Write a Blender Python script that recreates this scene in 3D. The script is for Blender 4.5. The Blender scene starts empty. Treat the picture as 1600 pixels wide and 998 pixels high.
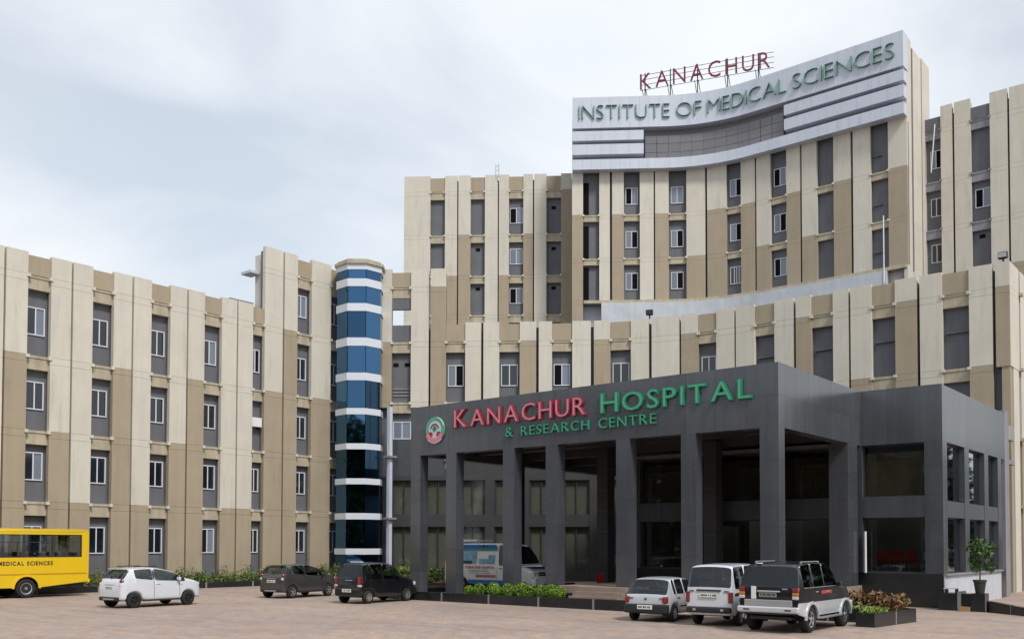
import bpy, bmesh, math, random
import numpy as np
from mathutils import Vector, Matrix
rnd = random.Random(7)
scene = bpy.context.scene
col = scene.collection
R = math.radians

# ------------------------------------------------------------------ camera
YAW, PITCH, ROLL, F_PX, EYE = R(39.27), R(1.75), R(.12), 1473.0, 2.4
cam = bpy.data.objects.new('camera', bpy.data.cameras.new('camera'))
col.objects.link(cam)
fw = Vector((-math.sin(YAW)*math.cos(PITCH), math.cos(YAW)*math.cos(PITCH), math.sin(PITCH)))
rt = Vector((math.cos(YAW), math.sin(YAW), 0)); up = rt.cross(fw)
rt2 = rt*math.cos(ROLL)+up*math.sin(ROLL); up2 = up*math.cos(ROLL)-rt*math.sin(ROLL)
cam.matrix_world = Matrix(((rt2.x, up2.x, -fw.x, 0), (rt2.y, up2.y, -fw.y, 0), (rt2.z, up2.z, -fw.z, EYE), (0, 0, 0, 1)))
cam.data.sensor_width = 36.0
cam.data.lens = 36.0*F_PX/1600
cam.data.shift_y = (850-F_PX*math.tan(PITCH)-499)/1600
cam.data.clip_end = 3000
scene.camera = cam

# ------------------------------------------------------------------ sky and sun
SUN_AZ = Vector((.93, -.36)).normalized()      # towards the sun, in plan
SUN_EL = R(50)
w = bpy.data.worlds.new('World'); scene.world = w; w.use_nodes = True
nt = w.node_tree; nt.nodes.clear()
N = nt.nodes.new; LK = nt.links.new
wo = N('ShaderNodeOutputWorld'); bg = N('ShaderNodeBackground'); bg.inputs['Strength'].default_value = .1
sky = N('ShaderNodeTexSky'); sky.sky_type = 'NISHITA'; sky.sun_disc = False
sky.sun_elevation = SUN_EL; sky.sun_rotation = math.atan2(SUN_AZ.x, SUN_AZ.y)
sky.air_density = 1.3; sky.dust_density = 2.5
tc = N('ShaderNodeTexCoord'); mp = N('ShaderNodeMapping'); mp.inputs['Scale'].default_value = (1, 1, 2.1)
mp.inputs['Rotation'].default_value = (0, 0, .6); mp.inputs['Location'].default_value = (3.1, .7, .3)
n1 = N('ShaderNodeTexNoise'); n1.inputs['Scale'].default_value = 2.3; n1.inputs['Detail'].default_value = 7; n1.inputs['Roughness'].default_value = .5
n1.inputs['Distortion'].default_value = .35
n2 = N('ShaderNodeTexNoise'); n2.inputs['Scale'].default_value = 1.5; n2.inputs['Detail'].default_value = 5; n2.inputs['Roughness'].default_value = .5
r1 = N('ShaderNodeValToRGB'); r1.color_ramp.elements[0].position = .36; r1.color_ramp.elements[1].position = .62
r1.color_ramp.elements[0].color = (.60, .60, .60, 1); r1.color_ramp.elements[1].color = (1, 1, 1, 1)
r2 = N('ShaderNodeValToRGB'); r2.color_ramp.elements[0].position = .3; r2.color_ramp.elements[1].position = .72
r2.color_ramp.elements[0].color = (6.0, 6.55, 7.2, 1); r2.color_ramp.elements[1].color = (7.7, 7.85, 8.0, 1)
mx = N('ShaderNodeMix'); mx.data_type = 'RGBA'
LK(tc.outputs['Generated'], mp.inputs['Vector']); LK(mp.outputs['Vector'], n1.inputs['Vector']); LK(mp.outputs['Vector'], n2.inputs['Vector'])
LK(n1.outputs['Fac'], r1.inputs['Fac']); LK(n2.outputs['Fac'], r2.inputs['Fac'])
LK(r1.outputs['Color'], mx.inputs[0]); LK(sky.outputs['Color'], mx.inputs[6]); LK(r2.outputs['Color'], mx.inputs[7])
LK(mx.outputs[2], bg.inputs['Color']); LK(bg.outputs['Background'], wo.inputs['Surface'])
sl = bpy.data.lights.new('sun', 'SUN'); sl.energy = 2.2; sl.angle = R(12); sl.color = (1, .965, .91)
so = bpy.data.objects.new('sun', sl); col.objects.link(so)
sd = Vector((SUN_AZ.x*math.cos(SUN_EL), SUN_AZ.y*math.cos(SUN_EL), math.sin(SUN_EL)))
so.rotation_euler = (-sd).to_track_quat('-Z', 'Y').to_euler(); so.location = (0, 0, 80)
scene.render.engine = 'CYCLES'
vs = scene.view_settings
vs.view_transform = 'Standard'; vs.look = 'None'; vs.exposure = 0.42; vs.gamma = 1.0
scene.cycles.max_bounces = 6

# ------------------------------------------------------------------ materials
def lin(h):
    c = [int(h[i:i+2], 16)/255 for i in (0, 2, 4)]
    return tuple(x/12.92 if x < .04045 else ((x+.055)/1.055)**2.4 for x in c)
MATS = {}
def mat(name, c, rough=.7, metal=0, noise=None, streak=0, spec=.5, vary=0, bump=0, coat=0, alpha=None, trans=0):
    """c linear rgb. noise=(scale, amount): soft blotches; streak: vertical rain streaks; vary: per-piece value change."""
    m = bpy.data.materials.new(name); m.use_nodes = True; MATS[name] = m
    t = m.node_tree; b = t.nodes['Principled BSDF']
    b.inputs['Base Color'].default_value = (*c, 1); b.inputs['Roughness'].default_value = rough
    b.inputs['Metallic'].default_value = metal; b.inputs['Specular IOR Level'].default_value = spec
    if coat: b.inputs['Coat Weight'].default_value = coat; b.inputs['Coat Roughness'].default_value = .05
    if trans: b.inputs['Transmission Weight'].default_value = trans
    fac = None
    geo = t.nodes.new('ShaderNodeNewGeometry')
    def mul(a, bb):
        x = t.nodes.new('ShaderNodeMath'); x.operation = 'MULTIPLY'; t.links.new(a, x.inputs[0]); t.links.new(bb, x.inputs[1]); return x.outputs[0]
    def rng(src, lo, hi, f0=.3, f1=.7):
        x = t.nodes.new('ShaderNodeMapRange'); x.inputs['From Min'].default_value = f0; x.inputs['From Max'].default_value = f1
        x.inputs['To Min'].default_value = lo; x.inputs['To Max'].default_value = hi; t.links.new(src, x.inputs['Value']); return x.outputs[0]
    if noise:
        n = t.nodes.new('ShaderNodeTexNoise'); n.inputs['Scale'].default_value = noise[0]; n.inputs['Detail'].default_value = 6; n.inputs['Roughness'].default_value = .65
        t.links.new(geo.outputs['Position'], n.inputs['Vector'])
        fac = rng(n.outputs['Fac'], 1-noise[1], 1+noise[1]*.6)
    if streak:
        mpn = t.nodes.new('ShaderNodeMapping'); mpn.inputs['Scale'].default_value = (2.6, 2.6, .16)
        n = t.nodes.new('ShaderNodeTexNoise'); n.inputs['Scale'].default_value = 1.3; n.inputs['Detail'].default_value = 5
        t.links.new(geo.outputs['Position'], mpn.inputs['Vector']); t.links.new(mpn.outputs[0], n.inputs['Vector'])
        s = rng(n.outputs['Fac'], 1-streak, 1.0, .32, .6)
        mps = t.nodes.new('ShaderNodeMapping'); mps.inputs['Scale'].default_value = (2.2, 2.2, .30); mps.inputs['Location'].default_value = (4, 9, 2)
        ns = t.nodes.new('ShaderNodeTexNoise'); ns.inputs['Scale'].default_value = 1.1; ns.inputs['Detail'].default_value = 8; ns.inputs['Roughness'].default_value = .7
        t.links.new(geo.outputs['Position'], mps.inputs['Vector']); t.links.new(mps.outputs[0], ns.inputs['Vector'])
        s = mul(s, rng(ns.outputs['Fac'], 1.0, .80, .55, .74))
        fac = s if fac is None else mul(fac, s)
    if vary:
        oi = t.nodes.new('ShaderNodeObjectInfo'); s = rng(oi.outputs['Random'], 1-vary, 1+vary, 0, 1)
        fac = s if fac is None else mul(fac, s)
    if fac is not None:
        vm = t.nodes.new('ShaderNodeVectorMath'); vm.operation = 'SCALE'; vm.inputs[0].default_value = c
        t.links.new(fac, vm.inputs['Scale']); t.links.new(vm.outputs[0], b.inputs['Base Color'])
    if bump:
        n = t.nodes.new('ShaderNodeTexNoise'); n.inputs['Scale'].default_value = bump[0]; n.inputs['Detail'].default_value = 4
        t.links.new(geo.outputs['Position'], n.inputs['Vector'])
        bp = t.nodes.new('ShaderNodeBump'); bp.inputs['Strength'].default_value = bump[1]; bp.inputs['Distance'].default_value = .02
        t.links.new(n.outputs['Fac'], bp.inputs['Height']); t.links.new(bp.outputs['Normal'], b.inputs['Normal'])
    return m
mat('cream', (.575, .54, .462), .8, noise=(.7, .06), streak=.05, vary=.025, bump=(14, .25))
mat('tan', (.355, .293, .208), .8, noise=(.7, .07), streak=.06, vary=.03, bump=(14, .25))
mat('ledge', (.44, .385, .285), .8, noise=(1.5, .15), streak=.18)
mat('grey_wall', (.125, .129, .145), .7, noise=(1.1, .10), streak=.08)
mat('plaster', (.25, .25, .27), .8, noise=(1.0, .12), streak=.18)
mat('white_wall', (.50, .525, .565), .8, noise=(.8, .12), streak=.06)
mat('roof', (.30, .29, .28), .9, noise=(.6, .2))
mat('alu_white', (.52, .56, .64), .45, noise=(.5, .04), streak=.04, vary=.015)
mat('alu_shadow', (.20, .20, .22), .7)
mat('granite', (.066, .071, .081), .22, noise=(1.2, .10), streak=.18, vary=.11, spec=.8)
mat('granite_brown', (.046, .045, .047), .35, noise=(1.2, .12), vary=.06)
mat('black_granite', (.016, .018, .020), .22, noise=(1.4, .35), vary=.15)
mat('joint_grey', (.22, .23, .24), .8)
mat('frame_white', (.62, .64, .68), .45)
mat('frame_dark', (.03, .032, .036), .4)
mat('win_glass', (.012, .016, .024), .06, spec=.8, vary=.3)
mat('win_glass_pale', (.16, .19, .24), .15, spec=.7, vary=.2)
mat('void', (.006, .006, .008), .9, spec=.1)
mat('blue_glass', (.058, .135, .245), .03, spec=1.0, metal=1.0, vary=.32)
mat('tower_band', (.60, .64, .70), .35, noise=(1, .04))
mat('curtain_glass', (.16, .155, .165), .12, spec=.6, vary=.06)
mat('glass_lightener', (.20, .18, .15), .9, noise=(3, .2)); mat('curtain', (.34, .335, .29), .9, noise=(3, .1))
mat('paver_brown', (.27, .20, .165), .85, noise=(2, .15))
mat('red_sign', (.30, .018, .045), .4); mat('red_face', (.60, .22, .27), .35)
mat('green_sign', (.012, .20, .105), .4); mat('green_face', (.08, .36, .22), .35)
mat('inst_side', (.03, .20, .12), .5); mat('inst_face', (.34, .47, .43), .4)
mat('roof_red', (.16, .012, .035), .5); mat('steel_dark', (.05, .05, .055), .5, metal=.6)
mat('pipe_white', (.7, .7, .7), .5)
mat('rubber', (.012, .012, .013), .8); mat('black_trim', (.018, .019, .021), .5)
mat('rim_silver', (.48, .49, .50), .3, metal=.8); mat('rim_black', (.014, .014, .016), .35)
mat('chrome', (.62, .62, .63), .15, metal=1)
mat('tail_red', (.20, .008, .010), .15, coat=.6); mat('tail_clear', (.55, .50, .48), .15, coat=.6); mat('tail_amber', (.5, .16, .02), .2)
mat('head_glass', (.55, .56, .58), .08, coat=1)
mat('plate_white', (.70, .70, .66), .5); mat('plate_ink', (.03, .03, .03), .6)
mat('interior', (.025, .025, .028), .9); mat('seat_grey', (.12, .115, .11), .9)
mat('soil', (.10, .062, .04), .95, noise=(6, .3)); mat('terracotta', (.03, .028, .03), .6)
mat('bark', (.13, .10, .075), .95, noise=(8, .3))
mat('lamp_black', (.02, .02, .022), .5); mat('lamp_glass', (.35, .36, .36), .15)
mat('red_plastic', (.30, .012, .012), .45); mat('seat_green', (.06, .10, .10), .5)
mat('step_orange', (.36, .22, .10), .85, noise=(3, .15))
mat('yellow_paint', (.72, .47, .006), .35, coat=.4, noise=(1.5, .05)); mat('yellow_dark', (.45, .25, .004), .5)
mat('ink_black', (.02, .018, .012), .6)
mat('decal_blue', (.012, .13, .42), .4); mat('decal_green', (.02, .30, .20), .4); mat('decal_sky', (.22, .45, .62), .4, noise=(5, .4)); mat('decal_red', (.42, .05, .05), .5)
mat('decal_grey', (.30, .31, .33), .5); mat('decal_navy', (.02, .05, .10), .5)
def paint(name, c, rough=.28, metal=.0, coat=.8):
    return mat(name, c, rough, metal, noise=(1.2, .05), coat=coat)
paint('paint_white', (.60, .625, .665)); paint('paint_grey', (.075, .077, .078), .3, .5); paint('paint_black', (.006, .006, .009), .3, 0, .6)
paint('paint_silver', (.56, .585, .62), .3, .25); paint('paint_dust', (.40, .41, .43), .35, .5)
paint('paint_suvblack', (.006, .007, .010), .3, 0, .5); paint('ambulance_white', (.66, .67, .66))
def tinted(name, c, mixf):
    m = bpy.data.materials.new(name); m.use_nodes = True; MATS[name] = m; t = m.node_tree; t.nodes.clear()
    o = t.nodes.new('ShaderNodeOutputMaterial'); a = t.nodes.new('ShaderNodeBsdfTransparent'); a.inputs[0].default_value = (*c, 1)
    g = t.nodes.new('ShaderNodeBsdfGlossy'); g.inputs['Roughness'].default_value = .03; g.inputs[0].default_value = (.9, .95, 1, 1)
    ge = t.nodes.new('ShaderNodeNewGeometry'); dt = t.nodes.new('ShaderNodeVectorMath'); dt.operation = 'DOT_PRODUCT'
    t.links.new(ge.outputs['Normal'], dt.inputs[0]); t.links.new(ge.outputs['Incoming'], dt.inputs[1])
    def mth(op, a, b):
        n = t.nodes.new('ShaderNodeMath'); n.operation = op
        for i, q in enumerate((a, b)):
            if q is None: continue
            if isinstance(q, (int, float)): n.inputs[i].default_value = q
            else: t.links.new(q, n.inputs[i])
        return n.outputs[0]
    f5 = mth('POWER', mth('SUBTRACT', 1.0, mth('ABSOLUTE', dt.outputs['Value'], None)), 5.0)
    class mr: outputs = [mth('ADD', mth('MULTIPLY', f5, .9), mixf)]
    x = t.nodes.new('ShaderNodeMixShader'); t.links.new(mr.outputs[0], x.inputs[0]); t.links.new(a.outputs[0], x.inputs[1]); t.links.new(g.outputs[0], x.inputs[2])
    t.links.new(x.outputs[0], o.inputs[0]); return m
tinted('car_glass', (.42, .47, .47), .06); tinted('car_glass_dark', (.10, .115, .13), .05); tinted('lobby_glass', (.66, .66, .62), .045)
tinted('bus_glass', (.72, .75, .76), .06); tinted('hall_glass', (.70, .71, .69), .025); tinted('side_glass', (.35, .42, .46), .28)
def leafmat(name, c1, c2, c3=None):
    m = bpy.data.materials.new(name); m.use_nodes = True; MATS[name] = m; t = m.node_tree; b = t.nodes['Principled BSDF']
    g = t.nodes.new('ShaderNodeNewGeometry'); r = t.nodes.new('ShaderNodeValToRGB')
    r.color_ramp.elements[0].color = (*c1, 1); r.color_ramp.elements[1].color = (*c2, 1)
    if c3: e = r.color_ramp.elements.new(.8); e.color = (*c3, 1)
    t.links.new(g.outputs['Random Per Island'], r.inputs[0]); t.links.new(r.outputs[0], b.inputs['Base Color'])
    b.inputs['Roughness'].default_value = .55; b.inputs['Transmission Weight'].default_value = 0
    return m
leafmat('leaf_hedge', (.020, .055, .010), (.10, .17, .03), (.15, .20, .04)); leafmat('leaf_ball', (.07, .16, .008), (.20, .34, .02))
leafmat('leaf_tree', (.012, .040, .008), (.07, .14, .02)); leafmat('leaf_red', (.16, .02, .015), (.32, .10, .05), (.10, .12, .03))
leafmat('leaf_grass', (.10, .16, .02), (.24, .30, .05)); leafmat('leaf_yellow', (.12, .15, .02), (.30, .28, .04)); leafmat('leaf_far', (.010, .030, .008), (.04, .09, .02))
def ground_mat():
    m = bpy.data.materials.new('pavers'); m.use_nodes = True; MATS['pavers'] = m; t = m.node_tree; b = t.nodes['Principled BSDF']
    g = t.nodes.new('ShaderNodeNewGeometry')
    br = t.nodes.new('ShaderNodeTexBrick'); br.inputs['Scale'].default_value = 1.0; br.inputs['Brick Width'].default_value = .24; br.inputs['Row Height'].default_value = .13
    br.inputs['Mortar Size'].default_value = .007; br.inputs['Mortar Smooth'].default_value = .3
    br.inputs['Color1'].default_value = (.41, .30, .24, 1); br.inputs['Color2'].default_value = (.345, .27, .228, 1); br.inputs['Mortar'].default_value = (.25, .21, .185, 1)
    t.links.new(g.outputs['Position'], br.inputs['Vector'])
    def noi(s, sc=(1, 1, 1), d=6):
        mpn = t.nodes.new('ShaderNodeMapping'); mpn.inputs['Scale'].default_value = sc; mpn.inputs['Rotation'].default_value = (0, 0, R(-39))
        n = t.nodes.new('ShaderNodeTexNoise'); n.inputs['Scale'].default_value = s; n.inputs['Detail'].default_value = d; n.inputs['Roughness'].default_value = .6
        t.links.new(g.outputs['Position'], mpn.inputs[0]); t.links.new(mpn.outputs[0], n.inputs['Vector']); return n.outputs['Fac']
    def ramp(f, a, bcol, p0=.4, p1=.6):
        r = t.nodes.new('ShaderNodeValToRGB'); r.color_ramp.elements[0].position = p0; r.color_ramp.elements[1].position = p1
        r.color_ramp.elements[0].color = (*a, 1); r.color_ramp.elements[1].color = (*bcol, 1); t.links.new(f, r.inputs[0]); return r.outputs[0]
    def mixc(mode, fac, a, bb):
        x = t.nodes.new('ShaderNodeMix'); x.data_type = 'RGBA'; x.blend_type = mode
        if isinstance(fac, float): x.inputs[0].default_value = fac
        else: t.links.new(fac, x.inputs[0])
        t.links.new(a, x.inputs[6])
        if isinstance(bb, tuple): x.inputs[7].default_value = (*bb, 1)
        else: t.links.new(bb, x.inputs[7])
        return x.outputs[2]
    c = mixc('MIX', ramp(noi(.55, (1, 1.6, 1)), (0, 0, 0), (.62, .62, .62), .46, .62), br.outputs['Color'], (.285, .255, .243))
    c = mixc('MULTIPLY', 1.0, c, ramp(noi(.16), (.86, .85, .86), (1.1, 1.08, 1.04), .35, .65))
    c = mixc('MULTIPLY', 1.0, c, ramp(noi(2.6), (.84, .84, .85), (1.08, 1.07, 1.06), .35, .65))
    c = mixc('MULTIPLY', .6, c, ramp(noi(1.1, (1, 1, 1), 9), (.72, .70, .70), (1, 1, 1), .33, .42))
    c = mixc('MULTIPLY', .8, c, ramp(noi(.9, (1, 1, 1), 3), (1, 1, 1), (.70, .69, .69), .68, .74))
    c = mixc('MULTIPLY', .5, c, ramp(noi(.45, (.12, 2.2, 1), 4), (1, 1, 1), (.78, .77, .77), .56, .62))
    t.links.new(c, b.inputs['Base Color']); b.inputs['Roughness'].default_value = .85
    bp = t.nodes.new('ShaderNodeBump'); bp.inputs['Strength'].default_value = .35; bp.inputs['Distance'].default_value = .01
    t.links.new(br.outputs['Fac'], bp.inputs['Height']); bp.invert = True; t.links.new(bp.outputs[0], b.inputs['Normal'])
ground_mat()

# ------------------------------------------------------------------ mesh helpers
ORG = {}
def thing(name, label, cat, loc=(0, 0, 0), rz=0, group=None, local=False):
    o = bpy.data.objects.new(name, None); col.objects.link(o); o.empty_display_size = .3
    o.location = loc; o.rotation_euler = (0, 0, rz); o['label'] = label; o['category'] = cat
    if group: o['group'] = group
    ORG[o] = Vector((0, 0, 0)) if local else Vector(loc)
    return o
def tag(o, label, cat, group=None):
    o['label'] = label; o['category'] = cat
    if group: o['group'] = group
    return o
class MB:
    def __init__(s): s.v = []; s.f = []
    def add(s, vs, fs):
        k = len(s.v); s.v += [tuple(map(float, p)) for p in vs]; s.f += [tuple(i+k for i in f) for f in fs]; return s
    def hexa(s, b4, t4):
        return s.add(list(b4)+list(t4), [(3, 2, 1, 0), (4, 5, 6, 7), (0, 1, 5, 4), (1, 2, 6, 5), (2, 3, 7, 6), (3, 0, 4, 7)])
    def box(s, x0, x1, y0, y1, z0, z1):
        return s.hexa([(x0, y0, z0), (x1, y0, z0), (x1, y1, z0), (x0, y1, z0)], [(x0, y0, z1), (x1, y0, z1), (x1, y1, z1), (x0, y1, z1)])
    def fbox(s, fr, a0, a1, d0, d1, z0, z1):
        p, t, n = fr                       # plan frame: origin, tangent, outward normal; d0 < d1
        q = lambda a, d, z: (p[0]+t[0]*a+n[0]*d, p[1]+t[1]*a+n[1]*d, z)
        return s.hexa([q(a0, d1, z0), q(a1, d1, z0), q(a1, d0, z0), q(a0, d0, z0)], [q(a0, d1, z1), q(a1, d1, z1), q(a1, d0, z1), q(a0, d0, z1)])
    def prism(s, poly, z0, z1):
        n = len(poly)
        return s.add([(x, y, z0) for x, y in poly]+[(x, y, z1) for x, y in poly],
                     [tuple(range(n))[::-1], tuple(range(n, 2*n))]+[(i, (i+1) % n, n+(i+1) % n, n+i) for i in range(n)])
    def tube(s, p, q, r, n=8, r2=None):
        p, q = Vector(p), Vector(q); d = (q-p).normalized(); a = d.orthogonal().normalized(); b = d.cross(a); r2 = r if r2 is None else r2
        vs = [c+(a*math.cos(2*math.pi*i/n)+b*math.sin(2*math.pi*i/n))*rr for c, rr in ((p, r), (q, r2)) for i in range(n)]
        return s.add(vs, [tuple(range(n))[::-1], tuple(range(n, 2*n))]+[(i, (i+1) % n, n+(i+1) % n, n+i) for i in range(n)])
    def lathe_y(s, prof, n=20, c=(0, 0, 0)):
        """profile of (r, y) swept about the local Y axis through c"""
        vs = [(c[0]+r*math.cos(2*math.pi*i/n), c[1]+y, c[2]+r*math.sin(2*math.pi*i/n)) for r, y in prof for i in range(n)]
        m = len(prof)
        return s.add(vs, [(j*n+i, j*n+(i+1) % n, (j+1)*n+(i+1) % n, (j+1)*n+i) for j in range(m-1) for i in range(n)])
    def lathe_z(s, prof, n=20, c=(0, 0, 0)):
        vs = [(c[0]+r*math.cos(2*math.pi*i/n), c[1]+r*math.sin(2*math.pi*i/n), c[2]+z) for r, z in prof for i in range(n)]
        m = len(prof)
        return s.add(vs, [(j*n+i, j*n+(i+1) % n, (j+1)*n+(i+1) % n, (j+1)*n+i) for j in range(m-1) for i in range(n)])
    def build(s, name, m, parent=None, smooth=False, bevel=0, subsurf=0, fix=True):
        me = bpy.data.meshes.new(name)
        og = ORG.get(parent, Vector((0, 0, 0))) if parent else Vector((0, 0, 0))
        me.from_pydata([(x-og.x, y-og.y, z-og.z) for x, y, z in s.v], [], s.f)
        me.materials.append(MATS[m])
        if fix:
            bm = bmesh.new(); bm.from_mesh(me); bmesh.ops.recalc_face_normals(bm, faces=bm.faces); bm.to_mesh(me); bm.free()
        if smooth: me.polygons.foreach_set('use_smooth', [True]*len(me.polygons))
        o = bpy.data.objects.new(name, me); col.objects.link(o)
        if parent: o.parent = parent; ORG[o] = og
        if bevel:
            b = o.modifiers.new('bevel', 'BEVEL'); b.width = bevel; b.segments = 2; b.limit_method = 'ANGLE'
        if subsurf:
            b = o.modifiers.new('sub', 'SUBSURF'); b.levels = subsurf; b.render_levels = subsurf
        return o
def struct(name, mb, m, **k):
    o = mb.build(name, m, None, **k); o['kind'] = 'structure'; return o
def leaves(c, rad, n, size, seed, shell=.35, squash=1.0, box=None, droop=0):
    """n leaf quads spread through an ellipsoid (or a box) of half-axes rad"""
    r = np.random.RandomState(seed)
    if box is not None: p = r.uniform(-1, 1, (n, 3))*np.array(rad)
    else:
        d = r.normal(size=(n, 3)); d /= np.linalg.norm(d, axis=1)[:, None]
        p = d*(r.uniform(shell, 1, n)**.6)[:, None]*np.array(rad)
    p = p+np.array(c)
    a = r.normal(size=(n, 3)); a[:, 2] += .3; a /= np.linalg.norm(a, axis=1)[:, None]
    b = np.cross(a, r.normal(size=(n, 3))); b /= np.linalg.norm(b, axis=1)[:, None]
    L = size*r.uniform(.6, 1.4, n)[:, None]
    v = np.stack([p-a*L, p+b*L*.42, p+a*L, p-b*L*.42], 1).reshape(-1, 3)
    return v, np.arange(n*4).reshape(n, 4)
def leafmesh(parts, name, m, parent=None):
    mb = MB()
    for v, f in parts: mb.add(v.tolist(), f.tolist())
    return mb.build(name, m, parent, fix=False)
# glyphs
GLY = {}
cu = bpy.data.curves.new('glyph', 'FONT'); cu.body = 'H'; o_ = bpy.data.objects.new('glyph', cu); col.objects.link(o_)
me = bpy.data.meshes.new_from_object(o_.evaluated_get(bpy.context.evaluated_depsgraph_get())); CAP = max(v.co.y for v in me.vertices)
bpy.data.objects.remove(o_); bpy.data.curves.remove(cu); bpy.data.meshes.remove(me)
def glyph(ch, h, depth, offset):
    """one letter as (verts, faces, width): x right, y up, z out; cap height h"""
    key = (ch, round(h, 4), depth, offset)
    if key in GLY: return GLY[key]
    cu = bpy.data.curves.new('glyph', 'FONT'); cu.body = ch; cu.size = h/CAP; cu.extrude = depth/2; cu.offset = offset; cu.resolution_u = 3
    o = bpy.data.objects.new('glyph', cu); col.objects.link(o)
    dg = bpy.context.evaluated_depsgraph_get(); me = bpy.data.meshes.new_from_object(o.evaluated_get(dg))
    v = [tuple(p.co) for p in me.vertices]; f = [tuple(p.vertices) for p in me.polygons]
    bpy.data.objects.remove(o); bpy.data.curves.remove(cu); bpy.data.meshes.remove(me)
    GLY[key] = (v, f); return GLY[key]
def word(text, h, a0, a1, place, parent, m_side, depth=.1, bold=0, face=None, gap=.16, space=.55, inset=.02, first_scale=1.0):
    """lays text along a0..a1; place(a, up, out) -> world point. One object per letter, with an optional paler face."""
    ws = []; x = 0; items = []
    for i, ch in enumerate(text):
        if ch == ' ': x += h*space; continue
        hh = h*first_scale if i == 0 else h
        v, f = glyph(ch, hh, depth, bold)
        lo = min(p[0] for p in v); hi = max(p[0] for p in v)
        items.append((ch, hh, x-lo, v, f)); x += hi-lo+h*gap
    tot = x-h*gap; sc = (a1-a0)/tot
    for ch, hh, ox, v, f in items:
        mb = MB(); mb.add([place(a0+(p[0]+ox)*sc, p[1], p[2]+depth/2) for p in v], f)
        o = mb.build('letter', m_side, parent)
        if face:
            v2, f2 = glyph(ch, hh, .012, bold-inset)
            MB().add([place(a0+(p[0]+ox)*sc, p[1], p[2]+depth+.008) for p in v2], f2).build('letter_face', face, o)

# ------------------------------------------------------------------ ground
struct('ground', MB().add([(-700, -700, 0), (700, -700, 0), (700, 700, 0), (-700, 700, 0)], [(0, 1, 2, 3)]), 'pavers', fix=False)

# ------------------------------------------------------------------ facade system
TH = R(35.8); OC = (-25.6, 36.4)
def curve(r):
    """parallel plan curves of the concave front: straight, arc, straight"""
    c, s_ = math.cos(TH), math.sin(TH); a0 = (OC[0]-r*s_, OC[1]+r*c)
    def P(s):
        if s < 0: return (a0[0]+c*s, a0[1]+s_*s)
        if s < r*TH: a = TH-s/r; return (OC[0]-r*math.sin(a), OC[1]+r*math.cos(a))
        return (OC[0]+s-r*TH, OC[1]+r)
    return P
def frame(P, s0, s1):
    p, q = P(s0), P(s1); L = math.hypot(q[0]-p[0], q[1]-p[1]); t = ((q[0]-p[0])/L, (q[1]-p[1])/L)
    return (p, t, (t[1], -t[0])), L
def strip(root, P, s0, s1, zb, zt, levels, change, deep=.47, proud=0):
    """pilaster strip made of floor-high panels: cream above `change`, tan below"""
    fr, L = frame(P, s0, s1)
    if deep > .4:
        MB().fbox(fr, .004, L-.004, -.468, -.27, zb+.01, zt-.25).build('backing', 'grey_wall', root); deep = .268
    zs = [zb]+[l for l in sorted(levels) if zb+.3 < l < zt-.3]+[zt]
    for a, b in zip(zs, zs[1:]):
        m = 'cream' if (a+b)/2 > change else 'tan'
        mb = MB()
        top = b-.011 if b < zt else b
        if b < zt and b-a > 1.2:
            mb.fbox(fr, 0, L, -deep, proud, a, b-.363); mb.fbox(fr, 0, L, -deep, proud, b-.352, top)
        else: mb.fbox(fr, 0, L, -deep, proud, a, top)
        mb.build('panel', m, root)
def spandrel(root, P, s0, s1, L0, h=.7, mname='ledge'):
    fr, L = frame(P, s0, s1)
    mb = MB(); mb.fbox(fr, .003, L-.003, -.47, -.17, L0-h, L0-.13); mb.fbox(fr, .003, L-.003, -.468, -.13, L0-.128, L0)
    o = mb.build('spandrel', mname, root)
    for a in (-.07, L-.11): MB().fbox(fr, a, a+.18, -.10, .06, L0-.15, L0+.012).build('corbel', 'cream' if mname == 'ledge' else 'plaster', o)
WIN = {}
def win_mesh(w_, h_, kind):
    key = (round(w_, 2), round(h_, 2), kind)
    if key in WIN: return WIN[key]
    t = .055; mb = MB()
    mb.box(0, w_, -.045, .045, 0, t); mb.box(0, w_, -.045, .045, h_-t, h_)
    mb.box(0, t, -.044, .044, t, h_-t); mb.box(w_-t, w_, -.044, .044, t, h_-t)
    ms = [w_*.5] if kind != 'triple' else [w_*.33, w_*.52, w_*.72]
    for x in ms: mb.box(x-.03, x+.03, -.04, .043, t, h_-t)
    o = mb.build('window', 'frame_white'); fr = o.data; bpy.data.objects.remove(o)
    xs = [t]+[w_*.5]+[w_-t]; ps = []
    for i in range(2):
        q = MB().box(xs[i]+.004, xs[i+1]-.004, .005 if i else -.012, .02 if i else .003, t, h_-t).build('pane_or_dark_sheet', 'win_glass'); ps.append(q.data); bpy.data.objects.remove(q)
    WIN[key] = (fr, ps); return WIN[key]
def window(root, P, s0, s1, a, w_, z0, h_, kind='pair', d=-.44):
    fr, L = frame(P, s0, s1); p, t, n = fr; frm, ps = win_mesh(w_, h_, kind); og = ORG[root]
    o = bpy.data.objects.new('window', frm); col.objects.link(o); o.parent = root; ORG[o] = og
    x, y = p[0]+t[0]*a+n[0]*d, p[1]+t[1]*a+n[1]*d
    o.location = (x-og.x, y-og.y, z0-og.z); o.rotation_euler = (0, 0, math.atan2(t[1], t[0]))
    for i, me in enumerate(ps):
        k = {'pair': 'win_glass', 'pale': 'win_glass_pale', 'open_left': ('void', 'win_glass_pale')[i] if 1 else 0, 'open_right': ('win_glass_pale', 'void')[i], 'triple': 'win_glass', 'half': ('win_glass', 'win_glass_pale')[i]}[kind]
        q = bpy.data.objects.new('pane_or_dark_sheet', me); col.objects.link(q); q.parent = o
        if k != 'win_glass':
            q.material_slots[0].link = 'OBJECT'; q.material_slots[0].material = MATS[k]  # open halves get a near-black sheet, the dark room put into colour
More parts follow.
